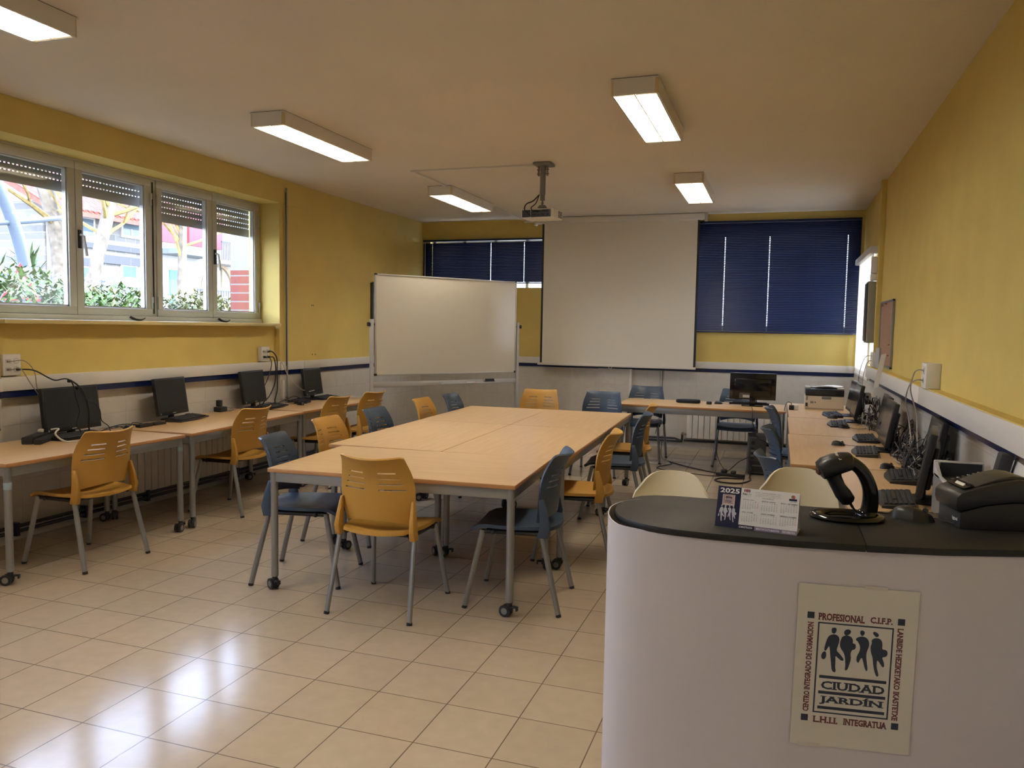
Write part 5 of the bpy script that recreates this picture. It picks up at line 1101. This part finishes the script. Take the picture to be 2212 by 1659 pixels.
t = thing('street_lamp', 'curved blue-grey street lamp post with a side arm outside the leftmost pane', 'street lamp', (-10, 8.33, GZ))
mb = MB(); mb.tube([(0, 0, -.02), (0, -.02, .6), (0, -.12, 1.25), (0, -.27, 1.75), (0, -.48, 2.2), (0, -.8, 2.65), (0, -1.2, 3.0)], .085, None, 12, 4); mb.build('curved_post', LAMPM, t)
mb = MB(); mb.tube([(0, -.7, 1.62), (0, .0, 1.75), (0, .55, 1.87)], .035, None, 8, 3); mb.build('side_arm', LAMPM, t)
t = thing('warning_sign', 'red-bordered triangular road sign seen edge-on below the street lamp', 'road sign', (-9.5, 7.76, GZ), math.radians(12))
mb = MB(); mb.prism([(-.27, 0), (.27, 0), (0, .50)], -.006, .006, REDP); mb.prism([(-.19, .045), (.19, .045), (0, .40)], .006, .009, RENDER)
o = mb.build('sign_plate', REDP, t); o.rotation_euler = (PI/2, 0, PI/2-.35); o.location = (0, 0, .62); mb = MB(); mb.cyl((0, .03, 0), (0, .03, .65), .025); mb.build('post', LAMPM, t)
t = thing('palm_tree', 'spiky green palm behind the lamp post outside the leftmost pane', 'palm', (-14, 11.3, GZ)); mb = MB(); mb.cyl((0, 0, 0), (0, 0, 1.0), .16, .13); mb.build('trunk', BARK, t); mb = MB(); r = random.Random(8)
for ox, oz in ((-.35, .95), (.35, 1.15)):
    for k in range(46):
        a = r.uniform(0, 2*PI); e = r.uniform(-.5, 1.4); d = Vector((math.cos(a)*math.cos(e), math.sin(a)*math.cos(e), math.sin(e))); s = d.cross(Vector((0, 0, 1))).normalized()*.022; c = Vector((0, ox, oz)); L = r.uniform(.7, 1.0)
        p = [c, c+d*L*.6, c+d*L+Vector((0, 0, -.22*L))]; mb.add([p[0]-s*.6, p[0]+s*.6, p[1]+s, p[1]-s, p[2]], [(0, 1, 2, 3), (3, 2, 4)])
mb.build('fronds', PALM, t, smooth=0)
def win(t, x, y0, y1, z0, z1, m=SHB, half=True):
    mb = MB(); mb.box((x-.02, y0-.08, z0-.08), (x+.05, y1+.08, z1+.08)); f = mb.build('house_window', RENDER, t, smooth=0)
    mb = MB(); mb.box((x+.03, y0, z0 if not half else z0+(z1-z0)*.42), (x+.06, y1, z1)); mb.build('blind_panel', m, f, smooth=0)
    if half: mb = MB(); mb.box((x+.03, y0, z0), (x+.055, y1, z0+(z1-z0)*.42)); mb.box((x+.05, (y0+y1)/2-.03, z0), (x+.065, (y0+y1)/2+.03, z0+(z1-z0)*.42), RENDER); mb.build('house_pane', mat('pane_dark', (.10, .13, .15), .1), f, smooth=0)
t = thing('stone_house', 'rubble stone house with a red tiled roof seen through the left panes', 'house', (-20.5, 19.3, GZ)); Y0 = 19.3; ZR = GZ
mb = MB(); mb.box((-3, 17.5-Y0, 0), (0, 21.35-Y0, 5.1-GZ)); mb.build('wall', STON, t, smooth=0)
mb = MB(); mb.add([(.6, 17.2-Y0, 3.62), (.6, 21.4-Y0, 3.62), (-2.4, 21.4-Y0, 5.2), (-2.4, 17.2-Y0, 5.2), (.6, 17.2-Y0, 3.48), (.6, 21.4-Y0, 3.48), (-2.4, 21.4-Y0, 5.0), (-2.4, 17.2-Y0, 5.0)], [(0, 1, 2, 3), (7, 6, 5, 4), (0, 4, 5, 1), (1, 5, 6, 2), (2, 6, 7, 3), (3, 7, 4, 0)])
for k in range(21): mb.tube([(.62, 17.25-Y0+.2*k, 3.64), (-2.4, 17.25-Y0+.2*k, 5.22)], .06, ROOFM, 6)
mb.build('roof', ROOFM, t); mb = MB(); mb.box((.0, 17.6-Y0, 3.88-ZR), (.06, 21.3-Y0, 4.05-ZR)); mb.box((0, 19.6-Y0, 3.45-ZR), (.08, 21.1-Y0, 3.72-ZR)); mb.box((0, 18.0-Y0, 3.30-ZR), (.08, 19.2-Y0, 3.55-ZR)); mb.build('dark_beam', mat('beam_dark', (.07, .07, .075), .7), t, smooth=0)
for y0, y1, z0, z1 in ((20.45, 21.1, 4.43, 4.95), (18.7, 19.25, 4.1, 4.75), (20.4, 20.95, 2.82, 3.42), (18.65, 19.2, 2.75, 3.25)): win(t, 0, y0-Y0, y1-Y0, z0-ZR, z1-ZR)
mb = MB(); mb.cyl((.08, 17.6-Y0, 0), (.08, 17.6-Y0, 3.4), .045); mb.build('downpipe', RENDP, t)
t = thing('white_house', 'white rendered block standing behind the palm and lamp post', 'house', (-27, 17.5, GZ)); mb = MB(); mb.box((-6, -6, 0), (0, 4.9, 7.5)); mb.build('wall', RENDER, t, smooth=0)
win(t, 0, -.9, .2, 3.6, 5.0); win(t, 0, 2.4, 3.3, 3.6, 5.0); win(t, 0, 2.4, 3.3, 1.2, 2.4); mb = MB(); mb.box((0, -6, 2.8), (.2, 4.9, 2.95)); mb.build('ledge', RENDP, t, smooth=0)
t = thing('villa', 'bright white villa with an arched porch and red blinds seen in the right panes', 'house', (-20.5, 25.5, GZ)); Y0 = 25.5
mb = MB(); mb.box((-3.0, 21.5-Y0, 0), (0, 30-Y0, 6.0)); mb.build('wall', RENDER, t, smooth=0)
for y0, y1 in ((22.0, 22.9), (23.4, 24.2), (24.6, 25.2)): mb = MB(); mb.box((.0, y0-Y0, 3.15), (.12, y1-Y0, 4.6)); mb.build('red_blind', REDP, t, smooth=0)
mb = MB(); mb.box((0, 21.8-Y0, 2.70), (1.0, 24.0-Y0, 2.88)); mb.build('canopy', mat('canopy_grey', (.18, .20, .20), .7), t, smooth=0)
mb = MB(); mb.box((0, 24.2-Y0, 2.55), (.9, 26.4-Y0, 2.68)); mb.build('balcony_slab', RENDP, t, smooth=0); mb = MB()
for k in range(24): mb.box((.86, 24.2-Y0+.092*k, 2.68), (.885, 24.225-Y0+.092*k, 3.35))
mb.box((.85, 24.2-Y0, 3.33), (.90, 26.4-Y0, 3.38)); mb.build('balcony_rail', IRON, t, smooth=0)
mb = MB()
for k in range(13):
    a0, a1 = PI*k/13, PI*(k+1)/13; mb.add([(.03, 25.0-Y0+.75*math.cos(a)*q, 1.75+.75*math.sin(a)*q) for a, q in ((a0, 1), (a1, 1), (a1, 1.18), (a0, 1.18))]+[(.10, 25.0-Y0+.75*math.cos(a)*q, 1.75+.75*math.sin(a)*q) for a, q in ((a0, 1), (a1, 1), (a1, 1.18), (a0, 1.18))], [(0, 1, 2, 3), (7, 6, 5, 4), (0, 4, 5, 1), (1, 5, 6, 2), (2, 6, 7, 3), (3, 7, 4, 0)])
for y in (-.82, .82): mb.box((.03, 25-Y0+y-.07, 0), (.10, 25-Y0+y+.07, 1.76))
for y in (-.25, .25): mb.box((.03, 25-Y0+y-.04, 0), (.08, 25-Y0+y+.04, 2.4))
mb.build('arched_porch', mat('porch_ochre', (.45, .33, .2), .8), t, smooth=0); mb = MB(); mb.box((0, 22.5-Y0, .6), (.05, 23.0-Y0, 2.2)); mb.build('house_window', mat('blind_teal', (.10, .28, .36), .6), t, smooth=0)
mb = MB()
for y in (21.55, 26.9): mb.box((-.02, y-Y0-.12, 0), (.06, y-Y0+.12, 6))
mb.build('corner_stones', STON, t, smooth=0)
def railing(label, x, y0, y1, z0, z1, m, p=.16):
    mb = MB(); n = int((y1-y0)/p)
    for k in range(n+1): mb.box((x-.012, y0+p*k-.012, z0), (x+.012, y0+p*k+.012, z1))
    for z in (z0+.05, z1-.04): mb.box((x-.018, y0, z-.02), (x+.018, y1, z+.02))
    mb.box((x-.08, y0-.05, GZ-.02), (x+.08, y1+.05, z0+.01), RENDP)
    return tag(mb.build('railing', m, None, smooth=0), label, 'railing', 'street railings outside')
railing('low railing on a pale wall behind the palm', -18, 13.5, 17.3, 1.95, 2.75, IRON); railing('tall iron railing in front of the villa porch', -18.5, 21.6, 24.2, 1.75, 2.75, IRON, .13)
t = thing('brick_pier', 'red brick pier with a grey upper part just outside the rightmost pane', 'pier', (-6.25, 8.22, GZ))
B('brick_base', BRK, t, ((-.16, -.16, 0), (.16, .4, 1.02)), smooth=0); B('grey_upper', mat('pier_grey', (.24, .25, .27), .7), t, ((-.155, -.155, 1.02), (.155, .4, 2.4)), smooth=0)
